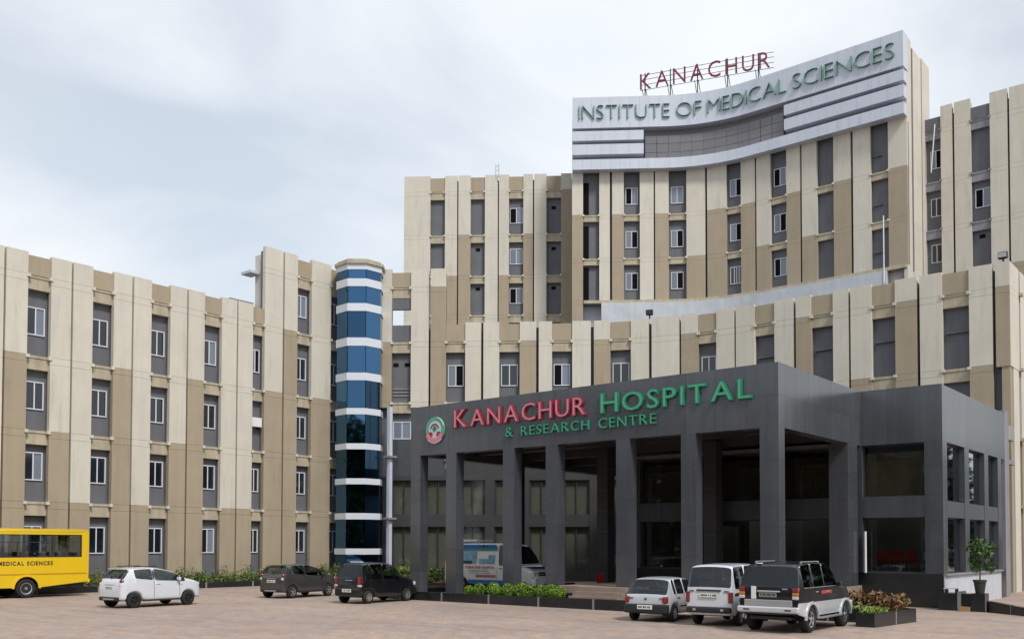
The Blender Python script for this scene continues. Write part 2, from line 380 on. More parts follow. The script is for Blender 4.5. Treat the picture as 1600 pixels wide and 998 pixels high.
def vent(root, P, s0, s1, a, w_, z0, h_):
    fr, L = frame(P, s0, s1); MB().fbox(fr, a, a+w_, -.468, -.43, z0, z0+h_).build('vent', 'void', root)
def bay(root, P, s0, s1, levels, ztop, wins, sp_h=.7, top_m='tan', a0=.12, ww=None, spm='ledge', zmin=None):
    """window bay: tan spandrels at each floor line, windows set in the grey wall behind"""
    L = frame(P, s0, s1)[1]
    for l in levels:
        if zmin is None or l > zmin: spandrel(root, P, s0, s1, l, sp_h, spm)
    if ztop > levels[-1]+.2:
        fr, L = frame(P, s0, s1); MB().fbox(fr, .003, L-.003, -.47, -.10, levels[-1]+.002, ztop-.12).build('panel', top_m, root)
    for l, kind in wins.items():
        wd = ww or L-.24
        if kind == 'blank': continue
        if kind == 'vent': vent(root, P, s0, s1, .45, .4, l+2.35, .28); continue
        if kind == 'shade':
            fr, L = frame(P, s0, s1); MB().fbox(fr, .12, L-.02, -.46, -.30, l+1.95, l+2.03).build('shade_ledge', 'grey_wall', root); continue
        window(root, P, s0, s1, a0, wd, l+1.08, 1.42, kind)
def core(root, P, s0, s1, d0, d1, z0, z1, m='grey_wall', n=24, name='wall'):
    """solid body behind the facade; d measured outward from the facade line (negative = behind)"""
    ss = [s0+(s1-s0)*i/n for i in range(n+1)]; front, back = [], []
    for s in ss:
        fr, _ = frame(P, s-.01, s+.01); p = P(s)
        front.append((p[0]+fr[2][0]*d0, p[1]+fr[2][1]*d0)); back.append((p[0]+fr[2][0]*d1, p[1]+fr[2][1]*d1))
    mb = MB(); k = n+1
    vs = [(x, y, z) for z in (z0, z1) for x, y in front]+[(x, y, z) for z in (z0, z1) for x, y in back]
    f = []
    for i in range(n):
        f += [(i, i+1, k+i+1, k+i), (2*k+i+1, 2*k+i, 3*k+i, 3*k+i+1), (k+i, k+i+1, 3*k+i+1, 3*k+i), (i+1, i, 2*k+i, 2*k+i+1)]
    f += [(0, k, 3*k, 2*k), (n, 2*k+n, 3*k+n, k+n)]
    return mb.add(vs, f).build(name, m, root)
def wins_rand(levels, pal, r):
    return {l: r.choice(pal) for l in levels}

# ------------------------------------------------------------------ west wing (straight, runs back along v)
LV = [4.5, 8.08, 11.85, 15.9]
lw = thing('hospital_wing', 'long four storey cream and tan hospital wing standing behind the yellow bus and hedge', 'building', (-48.4, 26, 0))
PL = lambda s: (-48.4, s)
core(lw, PL, 12.4, 35.1, -.46, -13, 0, 16.75, n=2); core(lw, PL, 35.1, 41.6, -.46, -13, 0, 16.74, n=2); core(lw, PL, 35.3, 41.6, -.46, -.6, 16.75, 20.5, n=2); core(lw, PL, 35.25, 41.6, -.602, -1.3, 16.75, 20.45, 'cream', n=2, name='rear_wall')
chg = {-3: (1, 2), -2: (2, 1), -1: (1, 3), 0: (2, 1), 1: (3, 1), 2: (2, 3), 3: (1, 1)}
for k in range(-2, 5):
    b = 20.9+3.33*k; b1 = b+1.15 if k < 4 else 35.05
    wz = {l: rnd.choice(('pair', 'pair', 'pair', 'pair', 'half', 'open_right')) for l in [.78]+LV[:3]}
    if k == 4: wz[LV[1]] = 'blank'
    bay(lw, PL, b, b1, LV, 17.0, wz, ww=.93 if k < 4 else .66, a0=.1)
    if k < 4:
        ca, cb = chg[k]
        strip(lw, PL, b+1.15, b+2.18, 0, 17.0, LV, LV[ca-1]); strip(lw, PL, b+2.28, b+3.33, 0, 17.0, LV, LV[cb-1])
LVt = LV+[19.5]
strip(lw, PL, 13.0, 14.23, 0, 17.0, LV, LV[0])
strip(lw, PL, 35.07, 36.42, 0, 20.8, LVt, LV[2]); strip(lw, PL, 36.54, 37.56, 0, 20.8, LVt, LV[3])
strip(lw, PL, 38.69, 40.28, 0, 20.8, LVt, LV[2])
bay(lw, PL, 37.56, 38.69, LVt, 20.7, {.78: 'pair', LV[0]: 'pair', LV[1]: 'pair', LV[2]: 'pair', LV[3]: 'pale'}, ww=.9, a0=.1)
bay(lw, PL, 40.28, 41.6, LVt, 20.7, {.78: 'pair', LV[0]: 'pair', LV[1]: 'pair', LV[2]: 'pair', LV[3]: 'pair'}, ww=.8, a0=.2)
MB().box(-50.2, -49.2, 34.55, 35.3, 19.2, 19.36).build('roof_canopy', 'white_wall', lw)
MB().box(-50.6, -49.6, 33.4, 35.08, 16.76, 17.45).build('roof_upstand', 'plaster', lw)
# split air conditioner hung in a bay
ac = thing('air_conditioner', 'white outdoor air conditioner unit hung in a grey window bay of the wing', 'air conditioner', (-48.62, 34.55, 9.55))
MB().box(-48.84, -48.5, 34.3, 35.0, 9.55, 10.12).build('casing', 'pipe_white', ac, bevel=.02)
MB().lathe_y([(0, 0), (.17, 0), (.2, .02)], 16).build('fan_grille', 'frame_dark', ac)
g_ = ac.children[-1]; g_.rotation_euler = (0, 0, R(-90)); g_.location = (.125, -.0, .29)
MB().box(-48.86, -48.52, 34.36, 34.42, 9.44, 9.549).box(-48.86, -48.52, 34.86, 34.92, 9.44, 9.549).build('bracket', 'steel_dark', ac)

# ------------------------------------------------------------------ glass stair tower in the corner
gt = thing('glass_stair_tower', 'round blue glass stair tower with white bands in the inner corner', 'tower', (-46.75, 41.35, 0))
gc = (-46.75, 41.35); GR = 1.52
ang = [R(-72.5+45*k) for k in range(8)]
ring = lambda r: [(gc[0]+r*math.cos(a), gc[1]+r*math.sin(a)) for a in ang]
MB().prism(ring(GR-.16), 0, 20.3).build('tower_core', 'frame_dark', gt)
bands = [(20.05, 20.42), (18.96, 19.46), (17.36, 17.86), (15.11, 15.64), (12.89, 13.38), (10.7, 11.1), (8.46, 8.84), (6.22, 6.6), (3.98, 4.38), (1.74, 2.12)]
for z0, z1 in bands: MB().prism(ring(GR+.07), z0, z1).build('band', 'tower_band', gt)
MB().prism(ring(GR+.2), 20.42, 20.6).build('roof_cap', 'ledge', gt); MB().prism(ring(GR+.02), 20.6, 20.75).build('roof_cap', 'ledge', gt)
zz = [0.1]+[z for b in reversed(bands) for z in b]
for j in range(0, len(zz)-1, 2):
    za, zb_ = zz[j]+.004, zz[j+1]-.004
    rg = ring(GR)
    for i in range(8):
        p, q = rg[i], rg[(i+1) % 8]; L = math.hypot(q[0]-p[0], q[1]-p[1]); t = ((q[0]-p[0])/L, (q[1]-p[1])/L)
        fr = (p, t, (t[1], -t[0]))
        MB().fbox(fr, .02, L-.02, -.05, 0, za, zb_).build('glass_panel', 'blue_glass', gt)
MB().box(-44.98, -44.72, 42.15, 42.4, 0, 11.3).build('drain_pipe', 'alu_white', gt)
for z in (8.0, 4.0): MB().box(-45.1, -44.5, 41.95, 42.6, z, z+.12).build('pipe_ledge', 'plaster', gt)

# ------------------------------------------------------------------ curved front block
cb = thing('curved_hospital_block', 'concave cream and tan front block curving behind the dark entrance portico', 'building', (-26, 53, 0))
PC = curve(16.9); LC = [8.05, 11.75, 15.75]
core(cb, PC, -13.3, 25.4, -.46, -13, 0, 16.7, n=60)
strips_c = [(-13.07, -12.26, 15.75, 11.4, 20.6), (-10.97, -9.8, 0, 11.4, 20.6), (-9.66, -8.65, 19.4, 11.4, 20.6),
  (-7.36, -6.32, 0, 8, 17), (-6.16, -5.12, 0, 8, 17), (-3.77, -2.69, 15.75, 8, 17), (-2.52, -1.65, 0, 8, 17), (-.33, .88, 0, 8, 17), (1.08, 2.15, 15.75, 8, 17),
  (3.48, 4.64, 0, 8, 17), (4.83, 6.62, 0, 8, 17), (6.74, 7.83, 15.75, 8, 17), (9.04, 10.22, 0, 8, 17), (10.33, 11.53, 0, 8, 17), (12.82, 13.99, 0, 8, 17),
  (14.15, 15.06, 15.75, 8, 17), (16.36, 17.24, 0, 8, 17), (17.37, 18.53, 11.75, 8, 17), (19.82, 20.96, 15.75, 8, 17), (21.12, 22.25, 0, 8, 17), (23.59, 24.7, 11.75, 8, 17)]
for s0, s1, ch, zb_, zt in strips_c: strip(cb, PC, s0, s1, zb_, zt, LC+[19.4], ch)
strip(cb, PC, 24.86, 25.52, 11.6, 17, LC, 15.75)
bays_c = [(-8.65, -7.36, 'open_right'), (-5.12, -3.77, 'pair'), (-1.65, -.33, 'open_left'), (2.15, 3.48, 'pair'), (7.83, 9.04, 'pair'),
  (11.53, 12.82, 'shade'), (15.06, 16.36, 'shade'), (18.53, 19.82, 'shade'), (22.25, 23.59, 'shade')]
for s0, s1, k in bays_c: bay(cb, PC, s0, s1, LC, 17.0, {8.05: k, 11.75: k}, ww=None, a0=.1)
# screen bay beside the stair tower: open to the sky above the roof line
bay(cb, PC, -12.26, -10.97, [11.75, 15.75, 19.4], 20.5, {})
fr, L = frame(PC, -12.26, -10.97)
MB().fbox(fr, .003, L-.003, -.46, -.2, 17.95, 18.7).build('lintel', 'grey_wall', cb)
MB().fbox(fr, .003, L-.003, -.44, -.22, 15.76, 16.9).build('parapet', 'grey_wall', cb)
for a in (.06, .82): MB().fbox(fr, a, a+.34, -.47, -.42, 14.2, 14.42).build('vent', 'void', cb)
for i in range(3): MB().fbox(fr, .05, L-.05, -.46, -.40, 12.2+.22*i, 12.28+.22*i).build('louvre', 'plaster', cb)
# recessed storey under the overhang and the granite-clad ground storeys
fr, L = frame(PC, -13.0, -8.65)
window(cb, PC, -12.3, -11.0, .1, 1.2, 9.35, 1.15, 'pale', d=-.43)
MB().fbox(fr, .55, L, -.45, -.12, 6.85, 9.3).build('cladding', 'granite', cb)
def wall_with_windows(root, P, s0, s1, n, zrows, d_front, d_glass, mname, pier):
    step = (s1-s0)/n
    for i in range(n):
        a, b = s0+i*step, s0+(i+1)*step
        fr, L = frame(P, a, b); lo = .0
        for za, zb_ in zrows:
            MB().fbox(fr, 0, L, -.455, d_front, lo, za-.001).build('cladding', mname, root)
            MB().fbox(fr, 0, pier, -.455, d_front, za, zb_).build('cladding', mname, root)
            g = MB().fbox(fr, pier+.003, L, d_glass-.02, d_glass, za, zb_).build('glazing', 'hall_glass', root)
            MB().fbox(fr, pier+.01, L-.01, -.456, -.44, za+.01, zb_-.01).build('curtain', 'curtain', root)
            MB().fbox(fr, pier+.004, pier+.12, d_glass, d_glass+.05, za+.002, zb_-.002).fbox(fr, (L+pier)/2-.03, (L+pier)/2+.03, d_glass, d_glass+.05, za+.002, zb_-.002).build('window_frame', 'frame_dark', root)
            lo = zb_+.001
        MB().fbox(fr, 0, L, -.455, d_front, lo, 6.84 if a < -8.7 else 7.99).build('cladding', mname, root)
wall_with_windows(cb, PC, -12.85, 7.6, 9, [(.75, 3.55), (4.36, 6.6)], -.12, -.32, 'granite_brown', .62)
# right-hand end: overhang on a corner column, side facade running back
MB().box(-11.05, -10.66, 53.35, 53.75, 0, 11.6).build('corner_column', 'tan', cb)
MB().box(-12.2, -11.3, 53.36, 53.75, 0, 9.2).build('pier', 'plaster', cb)
PS = lambda s: (-10.62, 53.3+s)
core(cb, PS, .5, 20, -.46, -4, 0, 16.7, n=2)
strip(cb, PS, .03, 2.1, 11.6, 17, LC, 0, deep=.3); strip(cb, PS, 2.45, 5.2, 0, 17, LC+[4.5], 8.05); strip(cb, PS, 5.4, 9, 0, 17, LC+[4.5], 0); strip(cb, PS, 9.3, 14, 0, 17, LC+[4.5], 8.05)
for z in LC+[4.5]: MB().box(-10.7, -10.45, 55.33, 55.72, z-.15, z).build('ledge', 'ledge', cb)
MB().box(-10.98, -10.64, 54.0, 55.3, 0, 11.6).build('pier', 'cream', cb)

# ------------------------------------------------------------------ rear blocks and sign tower
LT = [23.15, 26.75, 30.5, 34.5]
PR = curve(40.0)
rb = thing('rear_hospital_block', 'tall set-back cream and tan block with thin rooftop antenna standing left of the sign tower', 'building', (-55, 64, 0))
core(rb, PR, -15.55, 0, -.46, -11, 0, 35.6, n=4)
for s0, s1, ch in ((-15.59, -13.18, 0), (-11.83, -10.72, 26.75), (-10.6, -9.49, 30.5), (-8.18, -7.01, 0), (-6.9, -5.99, 26.75), (-4.68, -3.82, 30.5), (-3.7, -2.59, 0), (-1.27, -.3, 34.5)):
    strip(rb, PR, s0, s1, 17, 35.95, LT, ch)
for s0, s1, k in ((-13.18, -11.83, ('blank',)*3), (-9.49, -8.18, ('vent', 'vent', 'blank')), (-5.99, -4.68, ('open_left', 'pale', 'open_left')), (-2.59, -1.27, ('vent', 'vent', 'vent'))):
    bay(rb, PR, s0, s1, LT, 35.9, dict(zip(LT[:3], k)), a0=.06, ww=1.2)
fr, L = frame(PR, -7.2, -6.9)
MB().tube((fr[0][0], fr[0][1], 35.6), (fr[0][0], fr[0][1], 36.9), .03).tube((fr[0][0]+.35, fr[0][1], 35.6), (fr[0][0]+.35, fr[0][1], 36.9), .03).tube((fr[0][0], fr[0][1], 36.7), (fr[0][0]+.35, fr[0][1], 36.7), .025).tube((fr[0][0], fr[0][1], 36.3), (fr[0][0]+.35, fr[0][1], 36.3), .025).build('antenna', 'chrome', rb)
rc = thing('rear_hospital_block', 'tall set-back cream block with white drain pipe standing right of the sign tower', 'building', (-16, 76, 0))
core(rc, PR, 27, 46, -.46, -11, 0, 35.6, n=4)
for s0, s1, ch in ((30.71, 31.54, 0), (31.69, 32.83, 0), (34.17, 35.35, 0), (35.49, 37.9, 23.15), (39.3, 40.4, 0), (40.5, 41.6, 0)): strip(rc, PR, s0, s1, 17, 36.2, LT, ch)
bay(rc, PR, 29.3, 30.71, LT, 35.6, {LT[0]: 'pair', LT[1]: 'pair', LT[2]: 'open_right'}, top_m='grey_wall', spm='plaster', a0=.55, ww=.8)
bay(rc, PR, 32.83, 34.17, LT, 35.6, {LT[0]: 'vent', LT[1]: 'open_left', LT[2]: 'blank'}, top_m='grey_wall', spm='plaster', a0=.2, ww=1.1)
fr, L = frame(PR, 29.9, 30.7)
q = lambda a, d, z: (fr[0][0]+fr[1][0]*a+fr[2][0]*d, fr[0][1]+fr[1][1]*a+fr[2][1]*d, z)
MB().tube(q(.42, .05, 34.9), q(.10, .03, 31.2), .045).build('drain_pipe', 'pipe_white', rc)

tw = thing('sign_tower', 'tallest concave cream tower carrying the white lettered fascia at its top', 'building', (-36, 71, 0))
def tight_curve(r, rc):
    """same two straight runs as curve(r), joined by a tighter arc of radius rc"""
    c, s_ = math.cos(TH), math.sin(TH); a0 = (OC[0]-r*s_, OC[1]+r*c); TL, tl = r*math.tan(TH/2), rc*math.tan(TH/2); s1 = TL-tl; s2 = s1+rc*TH
    cen = (a0[0]+c*s1+rc*s_, a0[1]+s_*s1-rc*c)
    def P(s):
        if s < s1: return (a0[0]+c*s, a0[1]+s_*s)
        if s < s2: a = TH-(s-s1)/rc; return (cen[0]-rc*math.sin(a), cen[1]+rc*math.cos(a))
        return (cen[0]+s-s2, cen[1]+rc)
    return P
PT = tight_curve(35.4, 12.0); LT3 = LT[:3]
core(tw, PT, -.25, 27.13, -.46, -6, 22.9, 39.9, n=60); core(tw, PT, -.25, 27.13, -.9, -11, 0, 22.88, 'white_wall', n=40, name='lower_wall')
core(tw, PT, .7, 27.1, .12, -.5, 22.86, 23.12, 'ledge', n=40, name='slab_edge')
core(tw, PT, 2.2, 25.7, .30, -.88, 15, 22.84, 'white_wall', n=40, name='terrace_wall')
strip(tw, PT, -.29, .65, 17, 34.12, LT, 30.5)
for s0, s1, ch in ((2.03, 2.93, 0), (3.12, 4.12, 30.5), (5.47, 6.64, 0), (6.76, 7.91, 30.5), (9.38, 10.95, 26.75), (11.11, 12.74, 30.5), (13.95, 15.16, 30.5), (15.3, 16.49, 26.75),
                   (17.87, 18.99, 30.5), (19.14, 20.34, 26.75), (21.68, 23.01, 30.5), (23.19, 24.5, 0), (25.82, 27.18, 30.5)):
    strip(tw, PT, s0, s1, 23.14, 34.12, LT3[1:], ch)
tb = ((.65, 2.03, ('dark', 'dark', 'dark')), (4.12, 5.47, ('open_right', 'open_right', 'open_left')), (7.93, 9.38, ('open_right', 'open_right', 'pale')), (12.74, 13.95, ('triple', 'open_right', 'open_right')),
      (16.49, 17.87, ('open_left', 'open_right', 'open_left')), (20.34, 21.68, ('blank',)*3), (24.5, 25.82, ('shade',)*3))
for s0, s1, k in tb:
    for l in LT3[1:]: spandrel(tw, PT, s0, s1, l, .55)
    for l, kk in zip(LT3, k):
        fr, L = frame(PT, s0, s1)
        if kk == 'dark': MB().fbox(fr, 0.01, .5, -.465, -.40, l+.05, l+2.9).build('dark_strip', 'void', tw)  # near-black strip down the left of the blank bay
        elif kk == 'shade': MB().fbox(fr, .1, .75, -.46, -.32, l+1.3, l+1.38).build('shade_ledge', 'grey_wall', tw)
        elif kk != 'blank': window(tw, PT, s0, s1, .16, 1.05, l+.95, 1.45, kk)
fr, L = frame(PT, 24.5, 25.8)
q = lambda a, d, z: (fr[0][0]+fr[1][0]*a+fr[2][0]*d, fr[0][1]+fr[1][1]*a+fr[2][1]*d, z)
MB().tube(q(1.0, .2, 27.0), q(1.05, .35, 21.9), .045).build('drain_pipe', 'pipe_white', tw)
# right side of the tower: deep fins running back
PTs = lambda s: (-21.05, 71.8+s)
core(tw, PTs, .5, 5.9, -.4, -3, 17, 39.9, 'cream', n=2)
strip(tw, PTs, .04, 1.25, 17, 40.3, LT+[38], 0); strip(tw, PTs, 1.7, 3.75, 17, 39.9, LT+[38], 0); strip(tw, PTs, 4.0, 6.0, 17, 40.1, LT+[38], 0)
# fascia: sign panel, stripes, glass strip
def arc_panel(name, m, s0, s1, z0, z1, d0, d1, n):
    for i in range(n):
        a, b = s0+(s1-s0)*i/n, s0+(s1-s0)*(i+1)/n
        fr, L = frame(PT, a, b)
        MB().fbox(fr, .004 if i else 0, L-.004 if i < n-1 else L, d0, d1, z0, z1).build(name, m, tw)
arc_panel('fascia_panel', 'alu_white', -.25, 27.2, 37.65, 40.3, -.40, .75, 34)
for z0, z1 in ((36.6, 37.42), (35.4, 36.28)):
    arc_panel('stripe', 'alu_white', -.25, 5.75, z0, z1, -.1, .70, 5); arc_panel('stripe', 'alu_white', 18.0, 27.2, z0, z1, -.1, .70, 8)
arc_panel('stripe', 'alu_white', -.25, 27.2, 34.12, 34.98, -.1, .72, 34)
core(tw, PT, -.2, 27.14, -.1, -.44, 34.3, 37.64, 'alu_shadow', n=40, name='fascia_backing')
for i in range(12):
    a, b = 5.9+11.9*i/12, 5.9+11.9*(i+1)/12; fr, L = frame(PT, a, b)
    for z0, z1 in ((35.0, 35.6), (35.63, 36.35), (36.38, 37.05)):
        MB().fbox(fr, .02, L-.02, .2, .30, z0, z1).build('glass_panel', 'curtain_glass', tw)

# INSTITUTE sign on the fascia
si = thing('fascia_lettering', 'green channel letters spelling an institute name across the white fascia', 'sign', (-36, 70.5, 37.7))
def place_fascia(a, upv, out):
    fr, _ = frame(PT, a-.05, a+.05); p = PT(a); d = .765+out
    return (p[0]+fr[2][0]*d, p[1]+fr[2][1]*d, 38.35+upv)
for t_, a0, a1 in (('INSTITUTE', .3, 7.94), ('OF', 8.56, 10.77), ('MEDICAL', 11.34, 18.26), ('SCIENCES', 18.8, 26.6)):
    word(t_, 1.24, a0, a1, place_fascia, si, 'inst_side', .16, -.052, 'inst_face', inset=.018)
# red rooftop letters on a steel frame
rs = thing('rooftop_sign', 'dark red rooftop letters on a thin steel frame above the white fascia', 'sign', (-37.2, 70.7, 40.75))
A, B = Vector((-42.2, 68.95)), Vector((-31.9, 72.35)); dA = (B-A).normalized(); nA = Vector((dA.y, -dA.x)); LA = (B-A).length
pr = lambda a, upv, out: (A.x+dA.x*a+nA.x*out, A.y+dA.y*a+nA.y*out, 41.5+upv)
word('KANACHUR', 1.35, 0, LA, pr, rs, 'roof_red', .10, -.012, gap=.34)
mb = MB()
for z in (0.0, .45, .9, 1.3): mb.tube(pr(.0, z, -.1), pr(LA+.3, z, -.1), .025, 5)
mb.build('rail', 'steel_dark', rs)
for a in (.4, 2.6, 4.9, 7.4, 9.9):
    mb = MB().tube(pr(a, 1.45, -.12), pr(a, -1.5, -.12), .05, 6).tube(pr(a+.05, .1, -.12), pr(a+.25, -1.5, -.9), .03, 5).tube(pr(a-.25, .1, -.12), pr(a-.05, -1.5, -.5), .03, 5)
    mb.build('post', 'steel_dark', rs)
# floodlights on the curved parapet
for s, lab in ((4.66, 'black floodlight on the curved parapet below the sign tower'), (25.2, 'floodlight on the parapet corner at the end of the curved block')):
    fr, _ = frame(PC, s-.1, s+.1); p = fr[0]
    fl = thing('floodlight', lab, 'floodlight', (p[0], p[1], 17.0))
    MB().fbox(fr, -.12, .32, -.35, -.05, 17.22, 17.55).build('lamp_housing', 'lamp_black', fl, bevel=.02)
    MB().fbox(fr, -.09, .29, -.048, -.03, 17.26, 17.51).build('lamp_lens', 'lamp_glass' if s > 20 else 'lamp_black', fl)
    MB().fbox(fr, .06, .14, -.3, -.2, 17.0, 17.22).build('bracket', 'steel_dark', fl)

# ------------------------------------------------------------------ entrance portico
po = thing('entrance_portico', 'dark grey granite entrance portico with tall square columns and a deep lettered fascia', 'portico', (-22, 30.3, 0))
def fascia(fr, L, n, z0, z1, d0, d1, m='granite'):
    for i in range(n):
        for a, b in ((z0, (z0+z1)/2-.003), ((z0+z1)/2+.003, z1)):
            MB().fbox(fr, L*i/n+(.004 if i else 0), L*(i+1)/n-(.004 if i < n-1 else 0), d0, d1, a, b).build('fascia_panel', m, po)
fascia(((-30.74, 30.3), (1, 0), (0, -1)), 17.6, 15, 6.4, 8.6, -.5, 0)
fascia(((-13.14, 30.802), (0, 1), (1, 0)), 7.49, 7, 6.4, 8.6, -.5, 0)
fascia(((-30.24, 30.802), (0, 1), (1, 0)), 20.5, 10, 6.4, 8.6, -.5, 0)
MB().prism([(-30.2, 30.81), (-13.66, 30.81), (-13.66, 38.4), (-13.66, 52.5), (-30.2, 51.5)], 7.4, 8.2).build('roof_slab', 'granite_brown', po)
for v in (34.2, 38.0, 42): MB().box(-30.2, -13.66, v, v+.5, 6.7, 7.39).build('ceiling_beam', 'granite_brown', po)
def column(root, u0, u1, v0, v1, zb_, zt, m='granite', step=1.02):
    c = MB().box(u0+.01, u1-.01, v0+.01, v1-.01, zb_, zt).build('column', 'joint_grey', root)
    z = zb_
    k = int(round((zt-zb_)/step)); st = (zt-zb_)/k
    for i in range(k): MB().box(u0, u1, v0, v1, zb_+st*i+(.004 if i else 0), zb_+st*(i+1)-(.004 if i < k-1 else .002)).build('cladding_slab', m, c)
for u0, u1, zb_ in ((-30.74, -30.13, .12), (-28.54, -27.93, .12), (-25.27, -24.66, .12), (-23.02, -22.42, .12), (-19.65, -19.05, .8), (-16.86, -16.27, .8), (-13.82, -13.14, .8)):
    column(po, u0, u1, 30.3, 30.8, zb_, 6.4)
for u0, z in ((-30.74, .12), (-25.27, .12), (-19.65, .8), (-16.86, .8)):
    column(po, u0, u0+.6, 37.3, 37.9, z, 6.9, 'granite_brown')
column(po, -13.9, -13.14, 36.85, 37.9, .8, 6.4)
# lobby behind the portico and the projecting glazed room on its right
lo = thing('entrance_lobby', 'granite and glass lobby block projecting right of the portico on a black plinth', 'building', (-14, 45, 0))
def pane_wall(fr, xs, rows, depth=.3, m='granite', glass='lobby_glass'):
    """xs: list of (a0, a1) openings; rows: list of (z0, z1)"""
    L = fr[3]; f3 = fr[:3]; cur = 0
    z0s = rows[0][0]; z1s = rows[-1][1]
    for a0, a1 in xs+[(L, L)]:
        if a0-cur > .02:
            zb_ = 1.3
            for i in range(5):
                MB().fbox(f3, cur, a0, -depth, 0, zb_+i*1.02+.004, min(zb_+(i+1)*1.02, 6.395)-.0).build('cladding_slab', m, lo)
        cur = a1
    for a0, a1 in xs:
        prev = 1.3
        for (za, zb_) in rows:
            if za-prev > .02: MB().fbox(f3, a0+.003, a1-.003, -depth, -.01, prev, za).build('cladding_slab', m, lo)
            MB().fbox(f3, a0+.05, a1-.05, -.24, -.225, za+.04, zb_-.04).build('glazing', glass, lo)
            MB().fbox(f3, a0+.003, a1-.003, -.26, -.2, za, za+.05).fbox(f3, a0+.003, a1-.003, -.26, -.2, zb_-.05, zb_).fbox(f3, a0+.003, a0+.05, -.26, -.2, za+.05, zb_-.05).fbox(f3, a1-.05, a1-.003, -.26, -.2, za+.05, zb_-.05).build('window_frame', 'frame_dark', lo)
            if za > 4: MB().fbox(f3, a0+.06, a1-.06, -.32, -.30, za+.02, zb_-.30).build('glass_lightener', 'glass_lightener', lo)  # panel added behind the upper glass to lighten it
            prev = zb_
pane_wall(((-24.0, 38.3), (1, 0), (0, -1), 13.97), [(.5, 3.0), (3.5, 6.6), (7.2, 10.1), (10.9, 13.3)], [(1.32, 3.49), (4.32, 6.39)])
pane_wall(((-10.03, 38.61), (0, 1), (1, 0), 9.4), [(.3, 2.9), (3.6, 6.2), (6.9, 8.7)], [(1.32, 3.49), (4.12, 6.39)], glass='side_glass')
pane_wall(((-24.0, 50.5), (0, -1), (-1, 0), 12.0), [(.8, 5.2), (6.2, 11.2)], [(1.32, 3.49), (4.32, 6.39)])
for i in range(3): MB().box(-13.14+i*1.037+.002, -13.14+(i+1)*1.037-.002, 38.3, 38.6, 6.4, 8.6).build('fascia_panel', 'granite', lo)
for i in range(9): MB().box(-10.33, -10.03, 38.602+i*1.13, 38.6+(i+1)*1.13-.003, 6.4, 8.58).build('fascia_panel', 'granite', lo)
MB().box(-13.6, -10.34, 38.61, 52.5, 7.6, 8.3).build('roof_slab', 'roof', lo)
MB().box(-23.9, -10.34, 38.61, 52.5, 6.40, 6.6).build('ceiling', 'plaster', lo)
MB().box(-23.9, -10.34, 38.61, 50, 3.75, 4.05).build('mezzanine_floor', 'granite_brown', lo)
for i in range(4): MB().box(-24.0+i*3.49, -24.0+(i+1)*3.49-.006, 38.28, 48.7, 0.0, 1.30).build('plinth', 'black_granite', lo)
MB().box(-10.035, -10.0, 38.30, 47.6, 0.0, 1.24).build('plinth_tiling', 'white_wall', lo)
MB().box(-10.06, -9.9, 38.29, 47.7, 1.24, 1.30).build('plinth_coping', 'plaster', lo)
MB().box(-10.6, -10.04, 48.82, 49.7, 0, 8.75).build('end_wall', 'plaster', lo)
MB().tube((-12.95, 38.2, 1.3), (-12.95, 38.2, 2.95), .05).build('post', 'pipe_white', lo)
# chairs inside the right-hand lobby window
def chair(x, y, z, m, lab):
    c = thing('waiting_chair', lab, 'chair', (x, y, z), group='lobby waiting chairs' if m == 'red_plastic' else None)
    MB().box(x-.24, x+.24, y-.24, y+.22, z+.40, z+.45).build('seat', m, c, bevel=.02)
    MB().hexa([(x-.24, y-.26, z+.46), (x+.24, y-.26, z+.46), (x+.24, y-.22, z+.46), (x-.24, y-.22, z+.46)], [(x-.22, y-.36, z+.92), (x+.22, y-.36, z+.92), (x+.22, y-.32, z+.92), (x-.22, y-.32, z+.92)]).build('backrest', m, c, bevel=.02)
    for sx in (-.2, .2):
        for sy in (-.2, .18): MB().tube((x+sx, y+sy, z), (x+sx, y+sy, z+.4), .015, 6).build('leg', 'chrome', c)
for x in (-12.55, -12.0, -11.45): chair(x, 39.3, 1.30, 'red_plastic', 'red chair in a row seen through the right lobby window')
chair(-10.95, 39.3, 1.30, 'seat_green', 'dark green chair at the end of the red row in the lobby window')
chair(-24.6, 36.9, .115, 'red_plastic', 'lone red chair standing under the portico before the lobby glass')
ORG_chair = None

# portico lettering
ps = thing('portico_lettering', 'red and green raised letters naming the hospital on the granite fascia', 'sign', (-21, 30.28, 6.8))
pp = lambda z0: (lambda a, upv, out: (a, 30.296-out, z0+upv))
word('KANACHUR', .70, -28.0, -20.97, pp(7.48), ps, 'red_sign', .10, .020, 'red_face', gap=.17, inset=.034, first_scale=1.1)  # pale pink fronts put a highlight into the letter colour
word('HOSPITAL', .68, -20.32, -14.05, pp(7.46), ps, 'green_sign', .10, .020, 'green_face', gap=.17, inset=.034, first_scale=1.1)
word('& RESEARCH CENTRE', .38, -25.1, -17.85, pp(6.88), ps, 'green_sign', .07, .006, 'green_face', gap=.22, space=.75, inset=.02, first_scale=1.05)
em = thing('round_emblem', 'round green white and red hospital emblem mounted beside the red letters', 'emblem', (-29.17, 30.28, 7.5))
def disc(r, y0, y1, m, name, par, a0=0, a1=360, r0=0, cz=7.5, cx=-29.17, n=40, sx=1):
    mb = MB(); vs = []; k = n+1
    for y in (30.296-y0, 30.296-y1):
        for rr in (r0, r): vs += [(cx+sx*rr*math.cos(R(a0+(a1-a0)*i/n)), y, cz+rr*math.sin(R(a0+(a1-a0)*i/n))) for i in range(k)]
    f = []
    for i in range(n):
        f += [(2*k+i, 2*k+i+1, 3*k+i+1, 3*k+i), (k+i, k+i+1, 3*k+i+1, 3*k+i), (i, i+1, 2*k+i+1, 2*k+i)]
    mb.add(vs, f).build(name, m, par)
